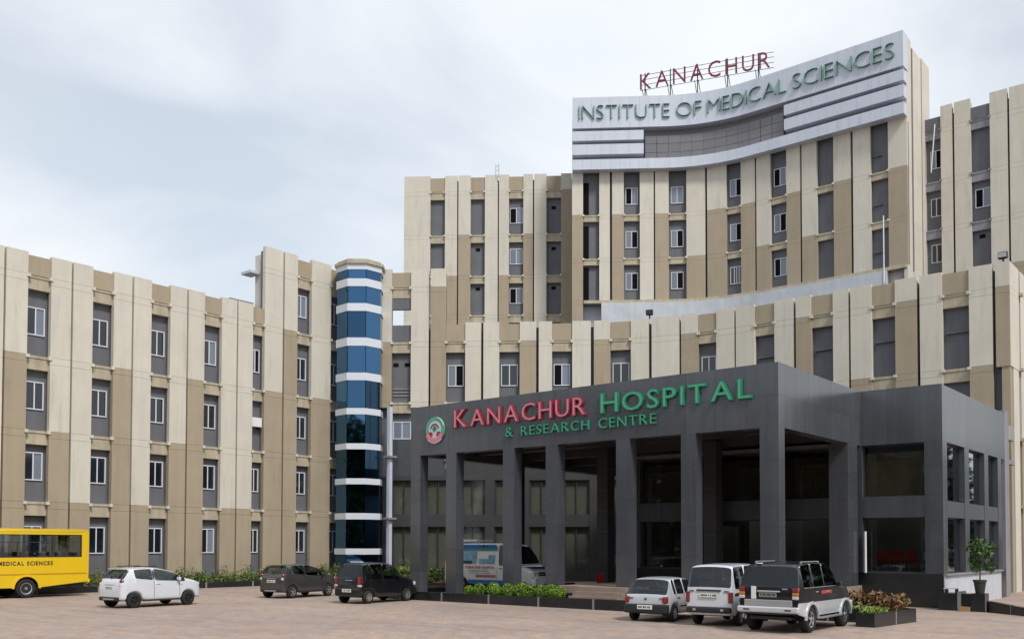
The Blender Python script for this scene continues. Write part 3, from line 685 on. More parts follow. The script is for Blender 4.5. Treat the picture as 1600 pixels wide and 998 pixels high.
disc(.57, 0, .06, 'green_face', 'disc', em); disc(.57, .06, .085, 'frame_white', 'rim', em, 15, 75, .53); disc(.38, .062, .075, 'alu_white', 'disc', em)
disc(.27, .077, .09, 'red_sign', 'arch', em, 10, 170, .2); disc(.11, .077, .1, 'green_sign', 'disc', em, cz=7.54)
disc(.58, .062, .1, 'red_face', 'ribbon', em, 205, 335, .38); disc(.62, .04, .09, 'frame_white', 'rim', em, 225, 315, .56); disc(.13, .077, .09, 'red_sign', 'disc', em, cz=7.28, cx=-29.42); disc(.13, .077, .09, 'red_sign', 'disc', em, cz=7.28, cx=-28.92)

# ------------------------------------------------------------------ platform, kerbs, planters
struct('portico_driveway', MB().prism([(-33.5, 29.3), (-22.2, 29.3), (-22.2, 44.5), (-33.5, 44.5)], .0, .115), 'paver_brown')
struct('portico_platform', MB().prism([(-22.19, 30.0), (-13.12, 30.0), (-13.12, 38.27), (-22.19, 38.27)], .0, .79), 'paver_brown')
struct('garden_bed', MB().prism([(-48.4, 12), (-45.55, 12), (-45.55, 36.0), (-31.6, 36.0), (-31.6, 44.4), (-33.6, 44.4), (-44.0, 43.9), (-46, 42.3), (-48.4, 41)], 0, .22), 'soil')
def kerb(label, p, q, joints, z0, z1, th=.22, m='black_granite', name='granite_kerb', cat='kerb'):
    """a low wall of polished slabs between pale joint strips"""
    p, q = Vector(p), Vector(q); L = (q-p).length; t = (q-p)/L; n = Vector((t.y, -t.x))
    r = thing(name, label, cat, (p.x, p.y, 0))
    js = [0]+joints+[L]; fr = ((p.x, p.y), (t.x, t.y), (n.x, n.y))
    zt = lambda a: z0+(z1-z0)*a/L
    for i in range(len(js)-1):
        a, b = js[i]+(.05 if i else 0), js[i+1]-(.05 if i < len(js)-2 else 0)
        c = [(p.x+t.x*x+n.x*d, p.y+t.y*x+n.y*d) for x, d in ((a, 0), (b, 0), (b, -th), (a, -th))]
        MB().hexa([(x, y, 0) for x, y in c], [(x, y, zt(s)) for (x, y), s in zip(c, (a, b, b, a))]).build('slab', m, r)
    for j in joints:
        MB().fbox(fr, j-.049, j+.049, -th+.01, -.008, 0, zt(j)-.006).build('joint_strip', 'joint_grey', r)
    return r
kerb('low black granite kerb along the hedge at the foot of the long wing', (-45.3, 12), (-45.3, 36.2), [2.2+3.0*i for i in range(8)], .30, .30)
kerb('short black granite kerb turning from the hedge towards the portico', (-45.3, 36.21), (-31.4, 36.2), [3.0*i for i in range(1, 5)], .30, .30)
kerb('long black granite kerb wall with pale joints in front of the portico', (-31.4, 28.9), (-16.7, 28.9), [1.45, 3.95, 6.55, 9.09, 11.65], .35, .40)
kerb('short black granite return wall at the portico kerb beside the silver hatchback', (-16.7, 28.91), (-16.7, 30.0), [], .40, .40)
kerb('black granite return wall at the left end of the portico kerb', (-31.39, 36.19), (-31.4, 28.91), [2.4, 4.8], .35, .35)
struct('portico_garden', MB().prism([(-31.2, 29.13), (-16.93, 29.13), (-16.93, 29.98), (-22.21, 29.98), (-22.21, 29.29), (-31.2, 29.29)], 0, .28), 'soil')
inner = thing('granite_planter', 'black granite planter edge behind the row of clipped ball shrubs', 'planter', (-26, 29.9, 0))
MB().box(-26.6, -21.2, 29.93, 30.05, .12, .52).build('slab', 'black_granite', inner)
stp = thing('entrance_steps', 'brown stone entrance steps between the planters under the portico', 'steps', (-19.6, 29.6, 0))
for i in range(3): MB().box(-21.1, -18.9, 29.2+.27*i, 29.99, .285+.17*i if i else .282, .45+.17*i).build('step', 'paver_brown', stp)
pl2 = thing('granite_planter', 'small black granite planter right of the brown entrance steps', 'planter', (-17.9, 29.6, 0))
MB().box(-18.85, -16.95, 29.75, 29.98, .282, .62).build('slab', 'black_granite', pl2)
# planter with red-leaved plants beside the SUV
rp = thing('garden_planter', 'black granite garden planter with lawn and red plants beside the black four-wheel drive', 'planter', (-9.2, 29.5, 0))
poly = [(-9.80, 28.0), (-9.25, 28.0), (-8.95, 31.0), (-12.6, 31.0), (-12.6, 29.5), (-9.80, 29.5)]
MB().prism([(-9.72, 28.08), (-9.32, 28.08), (-9.03, 30.93), (-12.5, 30.93), (-12.5, 29.58), (-9.72, 29.58)], 0, .36).build('soil', 'soil', rp)
for i in range(len(poly)):
    p, q_ = Vector(poly[i]), Vector(poly[(i+1) % len(poly)]); L = (q_-p).length; t = (q_-p)/L; fr = (tuple(p), tuple(t), (t.y, -t.x))
    cuts = [0, L] if L < 2 else [0, L*.5, L]
    for a, b in zip(cuts, cuts[1:]): MB().fbox(fr, a+.004, b-.006, -.075, 0, 0, .42).build('slab', 'black_granite', rp)
    if L >= 2: MB().fbox(fr, L*.5-.03, L*.5+.03, -.01, .004, 0, .40).build('joint_strip', 'joint_grey', rp)
lf = [leaves((-9.5, 29.4, .44), (.2, 1.4, .06), 1500, .06, 3, box=1), leaves((-10.8, 29.9, .44), (1.6, .3, .05), 900, .06, 4, box=1)]
g = leafmesh(lf, 'lawn', 'leaf_grass', rp); g['kind'] = 'stuff'
lf = [leaves((-9.35, 29.9+.36*i-1.0+.8, .62), (.28, .3, .28), 170, .085, 20+i, shell=.1) for i in range(4)]+[leaves((-10.0-.5*i, 30.45, .66), (.38, .32, .30), 210, .085, 40+i, shell=.1) for i in range(5)]
g = leafmesh(lf, 'red_plants', 'leaf_red', rp); g['kind'] = 'stuff'
# granite steps and ramp right of the lobby
st = thing('granite_step_wall', 'stepped black granite wall with pale joint beside the potted tree', 'wall', (-9.5, 37.6, 0))
MB().box(-9.98, -9.33, 37.3, 38.2, 0, .64).build('slab', 'black_granite', st); MB().box(-9.325, -9.225, 37.32, 38.2, 0, .70).build('joint_strip', 'joint_grey', st)
MB().box(-9.22, -8.82, 37.5, 38.2, 0, .62).build('slab', 'black_granite', st)
MB().box(-9.2, -8.84, 37.0, 37.49, 0, .16).build('step', 'step_orange', st)
MB().box(-8.80, -8.34, 37.1, 37.7, 0, .66).build('pedestal', 'black_granite', st)
rw = thing('ramp_wall', 'sloping black granite ramp wall right of the potted tree', 'wall', (-7.3, 36.5, 0))
a, b = Vector((-8.33, 37.2)), Vector((-4.5, 33.9)); L = (b-a).length; t = (b-a)/L; n_ = Vector((t.y, -t.x))
for i in range(4):
    s0, s1 = L*i/4+.03, L*(i+1)/4-.03
    c = [(a.x+t.x*x+n_.x*d, a.y+t.y*x+n_.y*d) for x, d in ((s0, 0), (s1, 0), (s1, -.2), (s0, -.2))]; zt = lambda x: .40-.30*x/L
    MB().hexa([(x, y, 0) for x, y in c], [(x, y, zt(s)) for (x, y), s in zip(c, (s0, s1, s1, s0))]).build('slab', 'black_granite', rw)
    if i: MB().fbox(((a.x, a.y), (t.x, t.y), (n_.x, n_.y)), L*i/4-.029, L*i/4+.029, -.19, -.01, 0, zt(L*i/4)-.01).build('joint_strip', 'joint_grey', rw)
sg = thing('parking_barrier', 'small white stand with black legs on the granite step wall', 'stand', (-9.6, 37.6, .64))
MB().box(-9.85, -9.38, 37.5, 37.75, .78, .81).build('top', 'pipe_white', sg)
for x in (-9.8, -9.45): MB().box(x, x+.1, 37.52, 37.62, .64, .78).build('leg', 'lamp_black', sg)

# ------------------------------------------------------------------ plants
def tree(name, label, base, trunk_h, tr, crown, n, size, seed, mleaf, limbs=6):
    r = random.Random(seed); t = thing(name, label, 'tree', base)
    x, y, z = base; mb = MB(); mb.tube((x, y, z), (x+.03, y, z+trunk_h), tr, 8, tr*.6)
    parts = []
    for i in range(limbs):
        a = 2*math.pi*i/limbs+r.uniform(-.4, .4); e = r.uniform(.35, 1.0)
        q_ = (x+crown[0]*.7*math.cos(a)*e, y+crown[0]*.7*math.sin(a)*e, z+trunk_h+crown[1]*r.uniform(.1, 1.5))
        mb.tube((x+.02, y, z+trunk_h*r.uniform(.7, 1)), q_, tr*.4, 5, tr*.12)
        parts.append(leaves(q_, (crown[0]*.42, crown[0]*.42, crown[1]*.40), n//limbs, size, seed*31+i, shell=.1))
    mb.build('trunk', 'bark', t)
    leafmesh(parts, 'crown', mleaf, t); return t
tree('potted_tree', 'small leafy tree growing in the dark pot on the granite pedestal', (-8.57, 37.4, 1.12), .45, .03, (.62, .62), 640, .085, 5, 'leaf_tree', 9)
pot = thing('plant_pot', 'dark plastic plant pot holding the small tree on the pedestal', 'pot', (-8.57, 37.4, .66))
MB().lathe_z([(0, 0), (.15, 0), (.21, .42), (.235, .42), (.235, .49), (.2, .49), (.19, .46), (0, .46)], 20, (-8.57, 37.4, .66)).build('pot_body', 'terracotta', pot, smooth=False)
# clipped ball shrubs
bx = [-26.35, -25.85, -25.2, -24.85, -24.3, -23.7, -23.15, -22.6, -22.2, -21.65]
for i, x in enumerate(bx):
    r_ = (.20, .25, .28, .23, .27, .29, .25, .27, .28, .26)[i]; y = 29.5+.1*((i*7) % 3-1)
    s = thing('ball_shrub', 'bright green clipped ball shrub in a row behind the portico kerb', 'shrub', (x, y, .28), group='clipped ball shrubs behind the portico kerb')
    MB().tube((x, y, .28), (x, y, .34+r_), .02, 6).build('stem', 'bark', s)
    leafmesh([leaves((x, y, .30+r_), (r_, r_, r_*.95), 520, .045, 60+i, shell=.75)], 'crown', 'leaf_ball', s)
# hedge at the foot of the wing (one uncountable mass) and loose shrubs
r_ = random.Random(3); parts = []
for i in range(190):
    v = 12.5+i*.15+r_.uniform(-.1, .1); h = r_.uniform(.18, .40)+(.18 if r_.random() < .15 else 0)
    parts.append(leaves((-46.1+r_.uniform(-.35, .25), v, .22+h), (.40, .30, h), 105, .065, 300+i, shell=.1))
for i in range(70):
    f_ = i/69; x, y = -45.2+13.2*f_+r_.uniform(-.2, .2), 37.2+1.2*math.sin(f_*3)+r_.uniform(-.4, .4); h = r_.uniform(.3, .55)
    parts.append(leaves((x, y, .2+h), (.45, .4, h), 85, .095, 600+i, shell=.1))
h_ = leafmesh(parts, 'hedge', 'leaf_hedge'); tag(h_, 'loose green hedge growing along the foot of the hospital wing', 'hedge'); h_['kind'] = 'stuff'
def shrub(label, x, y, z, r_, h, n, m, seed, sz=.08):
    s = thing('shrub', label, 'shrub', (x, y, z)); MB().tube((x, y, z), (x, y, z+h), .025, 6).build('stem', 'bark', s)
    leafmesh([leaves((x, y, z+h), (r_, r_, h), n, sz, seed, shell=.15)], 'crown', m, s)
shrub('yellow green shrub at the foot of the leftmost portico column', -31.75, 31.3, .2, .42, .42, 380, 'leaf_yellow', 71)
shrub('dark leafy shrub seen between the two leftmost portico columns', -32.6, 37.4, .2, .75, .68, 700, 'leaf_hedge', 72, .1)
shrub('leafy shrub behind the black hatchback near the glass stair tower', -38.4, 37.6, .2, .7, .6, 500, 'leaf_hedge', 73, .1)
shrub('low green plant in the planter right of the steps', -17.9, 29.5, .28, .5, .12, 300, 'leaf_hedge', 74, .06)
# distant trees across the road, reflected in the glazing
parts = []; tr = MB()
for i in range(26):
    x = -70+i*5.0+r_.uniform(-2, 2); y = -26+r_.uniform(-6, 6) if i < 20 else -20; hh = r_.uniform(13, 19); x2 = x
    parts += [leaves((x2+r_.uniform(-2, 2), y+r_.uniform(-2, 2), hh*(.12+.16*k)), (3.4, 3.4, 3.4), 600, .55, 900+i*7+k, shell=.1) for k in range(6)]
for i in range(22):
    x, y = 46+r_.uniform(-6, 8), -30+i*6.5; hh = r_.uniform(6, 9)
    parts += [leaves((x+r_.uniform(-2, 2), y+r_.uniform(-2, 2), hh*r_.uniform(.4, .9)), (3.0, 3.0, 2.6), 380, .5, 1900+i*3+k, shell=.2) for k in range(3)]
for i in range(14):
    x, y = 2+i*4.5+r_.uniform(-2, 2), 86+r_.uniform(-4, 8); hh = r_.uniform(8, 12)
    parts += [leaves((x+r_.uniform(-2, 2), y+r_.uniform(-2, 2), hh*(.15+.25*k)), (3.0, 3.0, 2.6), 420, .5, 2900+i*5+k, shell=.1) for k in range(4)]
wd = leafmesh(parts, 'woodland', 'leaf_far'); tag(wd, 'belt of trees across the road mirrored in the glass', 'trees'); wd['kind'] = 'stuff'

# ------------------------------------------------------------------ vehicles
def lerp_tab(tab, x):
    if x <= tab[0][0]: return tab[0][1]
    for (a, b), (c, d) in zip(tab, tab[1:]):
        if x <= c: return b+(d-b)*(x-a)/(c-a)
    return tab[-1][1]
def smooth_tab(tab, x):
    e = .06; return (lerp_tab(tab, x-e)+2*lerp_tab(tab, x)+lerp_tab(tab, x+e))/4
def wheel(car, x, y, r, wd, rim, side, spokes=5):
    s = side
    mb = MB(); mb.lathe_y([(r*.62, -wd/2), (r*.92, -wd/2), (r, -wd*.36), (r, wd*.36), (r*.92, wd/2), (r*.62, wd/2), (r*.60, wd*.2), (r*.60, -wd*.2), (r*.62, -wd/2)], 26, (x, y, r))
    o = mb.build('wheel', 'rubber', car, smooth=True)
    fy = y+s*wd*.40
    MB().lathe_y([(0, -.03*s), (r*.60, -.03*s), (r*.61, .0)], 26, (x, fy, r)).build('dark_gap_disc', 'black_trim', o)  # dark disc, shade of the gaps between spokes put into colour
    rb_ = MB(); rb_.lathe_y([(r*.52, .0), (r*.60, .012*s), (r*.63, .012*s), (r*.63, -.03*s)], 26, (x, fy, r)); rb_.lathe_y([(0, .03*s), (r*.13, .028*s), (r*.17, 0)], 14, (x, fy, r))
    for k in range(spokes):
        a = 2*math.pi*k/spokes+.3; ca, sa = math.cos(a), math.sin(a); hw = r*.10
        pts = [(x+ca*rr-sa*o_, fy+s*yy, r+sa*rr+ca*o_) for rr, yy in ((r*.12, .022), (r*.56, .008)) for o_ in (-hw, hw)]
        rb_.add(pts, [(0, 1, 3, 2)])
    rb_.build('rim', rim, o)
def car(name, label, sp, loc, rz, group=None):
    """sp: dict of profile tables in metres; x runs from the rear axle (0) to the front, y to the left, z up"""
    c = thing(name, label, sp.get('cat', 'car'), (loc[0], loc[1], 0), rz, group, local=True)
    W = sp['W']/2; ro, L, wb, rw_ = sp['ro'], sp['L'], sp['wb'], sp['rw']; x0, x1 = -ro, L-ro
    top, belt, plan = sp['top'], sp['belt'], sp['plan']; ra = rw_+.055; zs = sp.get('sill', .22); tum = sp.get('tumble', .15); roofz = max(z for _, z in top)
    xs = {x0, x0+.025, x1-.03, x1}
    for xw in (0, wb):
        for d in (-1.0, -.93, -.72, -.4, 0, .4, .72, .93, 1.0): xs.add(round(xw+d*ra, 4))
    for a in sp['stations']: xs.add(a)
    for a, b in sp['side']: xs |= {a, b, a+.04, b-.04}
    for k in ('ws', 'rg'): a, b = sp[k]; xs |= {a, b, a+.15*(b-a), b-.15*(b-a)}
    xs = sorted(x for x in xs if x0 <= x <= x1)
    xs = [x for i, x in enumerate(xs) if i == 0 or x-xs[i-1] > .012]
    def ring(x, grow=0):
        w_ = W*lerp_tab(plan, x)+grow; zt = lerp_tab(top, x); zb = min(lerp_tab(belt, x), zt-.09)
        z0 = zs+lerp_tab(sp.get('under', [(x0, .06), (x0+.3, 0), (x1-.3, 0), (x1, .03)]), x)
        for xw in (0, wb):
            d = abs(x-xw)
            if d < ra: z0 = max(z0, rw_+math.sqrt(ra*ra-d*d))
        tt = max(0, min(1, (zt-zb-.09)/(roofz-zb-.09)))
        zm = max(z0+.08, min(sp.get('mid', .66), zb-.08))
        w5 = w_*(.955-tum*tt)
        return [(w_*.5, zs+.08), (w_*.965, z0), (w_, z0+(zm-z0)*.35), (w_*1.0, zm), (w_*.975, zb), (w5, zt-.03-.05*tt), (w5*.86, zt-.012-.012*tt), (0, zt)]
    rings = [ring(x) for x in xs]; nr = 8
    def near(a): return min(range(len(xs)), key=lambda i: abs(xs[i]-a))
    def build(name, m, sel, sub=2, caps=False, parent=c, grow=0, only=None):
        rr = rings if not grow else [ring(x, grow) for x in xs]
        mb = MB(); n = len(xs); vid = {}
        vs = []
        for sgn in (1, -1):
            for i, x in enumerate(xs):
                for j, (y, z) in enumerate(rr[i]):
                    if sgn == -1 and j == nr-1: vid[(sgn, i, j)] = vid[(1, i, j)]; continue
                    vid[(sgn, i, j)] = len(vs); vs.append((x, sgn*y, z))
        fs = []
        for sgn in (1, -1):
            for i in range(n-1):
                for j in range(nr-1):
                    if sel(i, j, sgn):
                        q = (vid[(sgn, i, j)], vid[(sgn, i+1, j)], vid[(sgn, i+1, j+1)], vid[(sgn, i, j+1)])
                        fs.append(q if sgn == -1 else q[::-1])
        if caps:
            for i in (0, n-1):
                for j in range(nr-1):
                    if j == nr-2: fs.append((vid[(1, i, j)], vid[(1, i, j+1)], vid[(-1, i, j)]))
                    else: fs.append((vid[(1, i, j)], vid[(1, i, j+1)], vid[(-1, i, j+1)], vid[(-1, i, j)]))
            for i in range(n-1):
                fs.append((vid[(1, i, 0)], vid[(1, i+1, 0)], vid[(-1, i+1, 0)], vid[(-1, i, 0)]))
        used = sorted({k for f in fs for k in f}); mp_ = {k: i for i, k in enumerate(used)}
        mb.add([vs[k] for k in used], [tuple(mp_[k] for k in f) for f in fs])
        return mb.build(name, m, parent, smooth=True, subsurf=sub)
    side = [(near(a), near(b)) for a, b in sp['side']]; ws = tuple(near(a) for a in sp['ws']); rg = tuple(near(a) for a in sp['rg'])
    is_side = lambda i, j: j == 4 and any(a <= i < b for a, b in side)
    is_ws = lambda i, j: j == 6 and ws[0] <= i < ws[1]; is_rg = lambda i, j: j in ((5, 6) if sp.get('wide_rg') else (6,)) and rg[0] <= i < rg[1]
    two = sp.get('lower')
    is_low = lambda i, j: two and j in (1, 2)
    body = build('body', sp['paint'], lambda i, j, s: not (is_side(i, j) or is_ws(i, j) or is_rg(i, j) or is_low(i, j)), caps=True)
    if two: build('lower_cladding', two, lambda i, j, s: is_low(i, j), grow=.012)
    gl = sp.get('glass', 'car_glass')
    for a, b in side:
        for s in (1, -1): build('side_window', gl, lambda i, j, ss: j == 4 and a <= i < b and ss == s)
    build('windscreen', 'car_glass', lambda i, j, s: is_ws(i, j)); build('rear_window', sp.get('rglass', gl), lambda i, j, s: is_rg(i, j))
    for a, b in sp.get('pillars', []):
        a, b = near(a), near(b)
        for s in (1, -1): build('pillar_trim', 'black_trim', lambda i, j, ss: j == 4 and a <= i < b and ss == s, grow=.004)
    for nm, m, (ex, ey, ez), (rx, ry, rz_) in sp.get('round_lamps', []):
        for s in (1, -1):
            vs_ = [(ex+rx*math.sin(math.pi*i/8)*math.cos(math.pi*j/8), s*ey+ry*math.sin(math.pi*i/8)*math.sin(math.pi*j/8), ez+rz_*math.cos(math.pi*i/8)) for i in range(9) for j in range(16)]
            MB().add(vs_, [(i*16+j, i*16+(j+1) % 16, (i+1)*16+(j+1) % 16, (i+1)*16+j) for i in range(8) for j in range(16)]).build(nm, m, c, smooth=True)
    # door seams
    for x in sp['seams']:
        for s in (1, -1):
            r_a, r_b = ring(x-.008), ring(x+.008)
            MB().add([(x-.008, s*(r_a[k][0]+.001), r_a[k][1]) for k in (2, 3, 4)]+[(x+.008, s*(r_b[k][0]+.001), r_b[k][1]) for k in (2, 3, 4)], [(0, 3, 4, 1), (1, 4, 5, 2)]).build('door_seam', 'black_trim', c)
    for x in sp['handles']:
        for s in (1, -1):
            y, z = ring(x)[3][0], lerp_tab(belt, x)-.12
            MB().box(x-.09, x+.09, s*(y-.02), s*(y+.012), z-.02, z+.02).build('door_handle', sp.get('handle', sp['paint']), c, bevel=.01)
    for xw in (0, wb):
        for s in (1, -1):
            yw = s*(W*lerp_tab(plan, xw)-sp.get('ww', .17)/2-.012)
            wheel(c, xw, yw, rw_, sp.get('ww', .17), sp['rim'], s, sp.get('spokes', 6))
            if sp.get('arch'):
                mb = MB(); pr_ = []
                for k in range(13):
                    a = math.pi*k/12; pr_.append((xw+math.cos(a)*ra, rw_+math.sin(a)*ra)); 
                yb = s*(W*lerp_tab(plan, xw)); vs_ = []
                for (px, pz) in pr_:
                    ox, oz = (px-xw)*1.17+xw, (pz-rw_)*1.17+rw_
                    vs_ += [(px, yb-s*.02, pz), (px, yb+s*.035, pz), (ox, yb+s*.03, oz), (ox, yb-s*.02, oz)]
                fs_ = [(4*k+e, 4*k+4+e, 4*k+4+(e+1) % 4, 4*k+(e+1) % 4) for k in range(12) for e in range(4)]
                mb.add(vs_, fs_).build('wheel_arch', sp['arch'], c, smooth=False)
    MB().box(x0+.35, x1-.45, -W*.8, W*.8, zs+.02, zs+.1).build('floor_pan', 'interior', c)
    for x in (-ro+.55, wb*.45):
        for y in ((-.33, .33) if x > 0 else (0,)):
            hw = .24 if x > 0 else .55
            MB().hexa([(x, y-hw, .42), (x+.5, y-hw, .42), (x+.5, y+hw, .42), (x, y+hw, .42)], [(x, y-hw, .56), (x+.5, y-hw, .58), (x+.5, y+hw, .58), (x, y+hw, .56)]).hexa([(x-.02, y-hw, .56), (x+.12, y-hw, .56), (x+.12, y+hw, .56), (x-.02, y+hw, .56)], [(x-.16, y-hw*.85, sp.get('seat_z', 1.08)), (x-.06, y-hw*.85, sp.get('seat_z', 1.08)), (x-.06, y+hw*.85, sp.get('seat_z', 1.08)), (x-.16, y+hw*.85, sp.get('seat_z', 1.08))]).build('seat', 'seat_grey', c, bevel=.03)
    mx_ = sp['mirror']
    for s in (1, -1):
        y = ring(mx_)[4][0]; z = lerp_tab(belt, mx_)
        MB().box(mx_-.05, mx_+.06, s*(y+.0), s*(y+.17), z+.02, z+.15).build('mirror', sp.get('mirror_m', sp['paint']), c, bevel=.03)
    # lamps, bumpers and plate as listed boxes
    for nm, m, bxs, bev in sp['bits']:
        for b in bxs:
            MB().box(*b).build(nm, m, c, bevel=bev)
    if sp.get('plate'):
        px, pz, pw, ph = sp['plate'][:4]
        o = MB().box(px-.012, px+.012, -pw/2, pw/2, pz, pz+ph).build('number_plate', sp.get('plate_m', 'plate_white'), c)
        mb = MB(); r_ = random.Random(len(name)+int(L*100)); y = pw/2-.04
        while y > -pw/2+.05:
            wl = r_.uniform(.02, .04); mb.box(px-.016, px-.0125, y-wl, y, pz+ph*.28, pz+ph*.72); y -= wl+r_.choice((.014, .014, .04))
        mb.build('plate_characters', 'plate_ink', o)
    return c
def sym(a, b, y0, y1, z0, z1): return [(a, b, y0, y1, z0, z1), (a, b, -y1, -y0, z0, z1)]
H = R(90)
# rounded small hatchback
def small_hatch(paint_, rim, extra):
    d = dict(W=1.6, ro=.55, L=3.6, wb=2.375, rw=.285, sill=.23, mid=.68, paint=paint_, rim=rim, spokes=5, tumble=.19,
      top=[(-.55, .62), (-.53, .92), (-.50, 1.00), (-.44, 1.10), (-.20, 1.42), (-.05, 1.48), (.45, 1.52), (1.0, 1.52), (1.35, 1.47), (1.65, 1.37), (2.32, 1.06), (2.55, 1.02), (2.85, .945), (2.99, .86), (3.05, .62)],
      belt=[(-.55, .95), (-.2, 1.13), (.4, 1.06), (1.0, 1.0), (2.0, .96), (2.6, .92), (3.05, .74)], plan=[(-.55, .80), (-.50, .90), (-.35, .965), (0, 1.0), (2.2, 1.0), (2.6, .97), (2.9, .90), (3.05, .74)],
      stations=[-.5, -.44, -.3, .2, .9, 1.2, 1.62, 2.0, 2.5, 2.7, 2.88], side=[(.02, .78), (.86, 1.98)], ws=(1.62, 2.30), rg=(-.44, -.16), wide_rg=True, seams=[.82, 1.95], handles=[1.0], mirror=1.85, mirror_m=paint_,
      plate=(-.545, .70, .48, .11), seat_z=1.1,
      pillars=[(.78, .86), (1.98, 2.2)], round_lamps=[('tail_lamp', 'tail_red', (-.43, .63, 1.0), (.10, .10, .095)), ('reverse_lamp', 'tail_clear', (-.47, .625, .85), (.075, .085, .09))],
      bits=[
            ('rear_bumper', 'black_trim', [(-.585, -.40, -.62, .62, .27, .42)], .04), ('exhaust_trim', 'chrome', [(-.592, -.57, -.34, .34, .31, .36)], .01),
            ('headlamp', 'head_glass', sym(2.62, 2.95, .47, .71, .74, .89), .06), ('grille', 'black_trim', [(2.98, 3.06, -.42, .42, .36, .58)], .03),
            ('hatch_handle', 'chrome', [(-.545, -.52, -.3, .3, .86, .885)], .01), ('wiper', 'black_trim', [(-.47, -.44, -.02, .0, 1.06, 1.24)], .004), ('sill_trim', 'black_trim', sym(.36, 2.02, .755, .785, .235, .29), .01), ('side_lamp', 'tail_amber', sym(2.02, 2.07, .785, .797, .80, .83), .003), ('rear_spoiler', paint_, [(-.30, -.10, -.50, .50, 1.435, 1.46)], .012)]+extra)
    return d
car('small_hatchback', 'rounded white hatchback with black wheels parked alone in front of the hedge', small_hatch('paint_white', 'rim_black', [('roof_rail', 'black_trim', sym(.1, 1.1, .52, .56, 1.52, 1.555), .015)]), (-33.95, 18.3), H-R(-5))
car('small_hatchback', 'rounded dark grey hatchback parked left of the black hatchback', small_hatch('paint_grey', 'rim_silver', []), (-34.69, 26.07), H-R(-9))
car('tall_hatchback', 'boxy tall black hatchback parked by the portico kerb', dict(W=1.48, ro=.5, L=3.52, wb=2.36, rw=.275, sill=.22, mid=.68, paint='paint_black', rim='rim_silver', spokes=8, tumble=.13, glass='car_glass', rglass='car_glass_dark',
      top=[(-.5, .75), (-.47, 1.0), (-.45, 1.08), (-.27, 1.58), (-.12, 1.64), (.5, 1.67), (1.2, 1.66), (1.5, 1.60), (2.08, 1.08), (2.3, 1.03), (2.85, .93), (2.98, .80), (3.02, .6)],
      belt=[(-.5, .98), (1.0, .98), (2.2, .95), (3.02, .7)], plan=[(-.5, .88), (-.46, .95), (-.3, .99), (0, 1.0), (2.4, 1.0), (2.8, .93), (3.02, .78)],
      stations=[-.45, -.3, .3, .9, 1.3, 1.8, 2.3, 2.6, 2.85], side=[(-.22, .06), (.12, .78), (.86, 1.85)], ws=(1.5, 2.08), rg=(-.45, -.2), wide_rg=True, seams=[.08, .82, 1.9], handles=[.28, 1.0], mirror=1.75, plate=(-.535, .47, .5, .12), seat_z=1.2,
      bits=[('tail_lamp', 'tail_red', sym(-.515, -.36, .56, .71, .78, 1.08), .03), ('reverse_lamp', 'tail_clear', sym(-.52, -.38, .56, .71, .68, .77), .02), ('rear_bumper', 'paint_black', [(-.545, -.38, -.68, .68, .30, .64)], .05),
            ('hatch_handle', 'chrome', [(-.51, -.48, -.28, .12, .93, .955)], .01), ('headlamp', 'head_glass', sym(2.82, 2.99, .42, .66, .66, .82), .04), ('front_bumper', 'paint_black', [(2.92, 3.06, -.66, .66, .28, .58)], .05), ('roof_marker', 'pipe_white', [(-.05, .12, -.3, .3, 1.655, 1.685)], .01)]), (-29.25, 25.75), H-R(-5))
car('old_hatchback', 'low silver hatchback with black rear bumper parked beside the white van', dict(W=1.5, ro=.58, L=3.5, wb=2.335, rw=.265, sill=.21, mid=.62, paint='paint_silver', rim='paint_dust', spokes=8, tumble=.17,
      top=[(-.58, .60), (-.555, .80), (-.53, .87), (-.18, 1.32), (-.02, 1.37), (.5, 1.40), (1.1, 1.38), (1.35, 1.33), (1.95, .93), (2.2, .88), (2.75, .76), (2.88, .64), (2.92, .5)],
      belt=[(-.58, .84), (.5, .86), (2.0, .83), (2.92, .55)], plan=[(-.58, .88), (-.54, .94), (-.3, .985), (0, 1.0), (2.3, 1.0), (2.7, .93), (2.92, .80)],
      stations=[-.53, -.35, .3, .9, 1.2, 1.7, 2.2, 2.5, 2.75], side=[(-.05, .12), (.18, .74), (.82, 1.72)], ws=(1.35, 1.95), rg=(-.53, -.18), wide_rg=True, seams=[.14, .78, 1.8], handles=[.3, .95], mirror=1.65, handle='black_trim', mirror_m='black_trim', plate=(-.645, .40, .5, .13), seat_z=1.0,
      bits=[('tail_lamp', 'tail_red', sym(-.60, -.42, .55, .725, .58, .80), .05), ('rear_bumper', 'black_trim', [(-.64, -.40, -.735, .735, .27, .56)], .05), ('side_moulding', 'black_trim', sym(.4, 1.9, .745, .755, .45, .50), .004),
            ('badge', 'black_trim', [(-.592, -.565, -.03, .03, .69, .75), (-.592, -.565, .42, .55, .73, .755), (-.592, -.565, -.55, -.46, .73, .75)], .005), ('headlamp', 'head_glass', sym(2.72, 2.89, .4, .64, .54, .66), .03), ('front_bumper', 'black_trim', [(2.82, 2.96, -.68, .68, .24, .48)], .05)]), (-15.47, 26.0), H-R(-6))
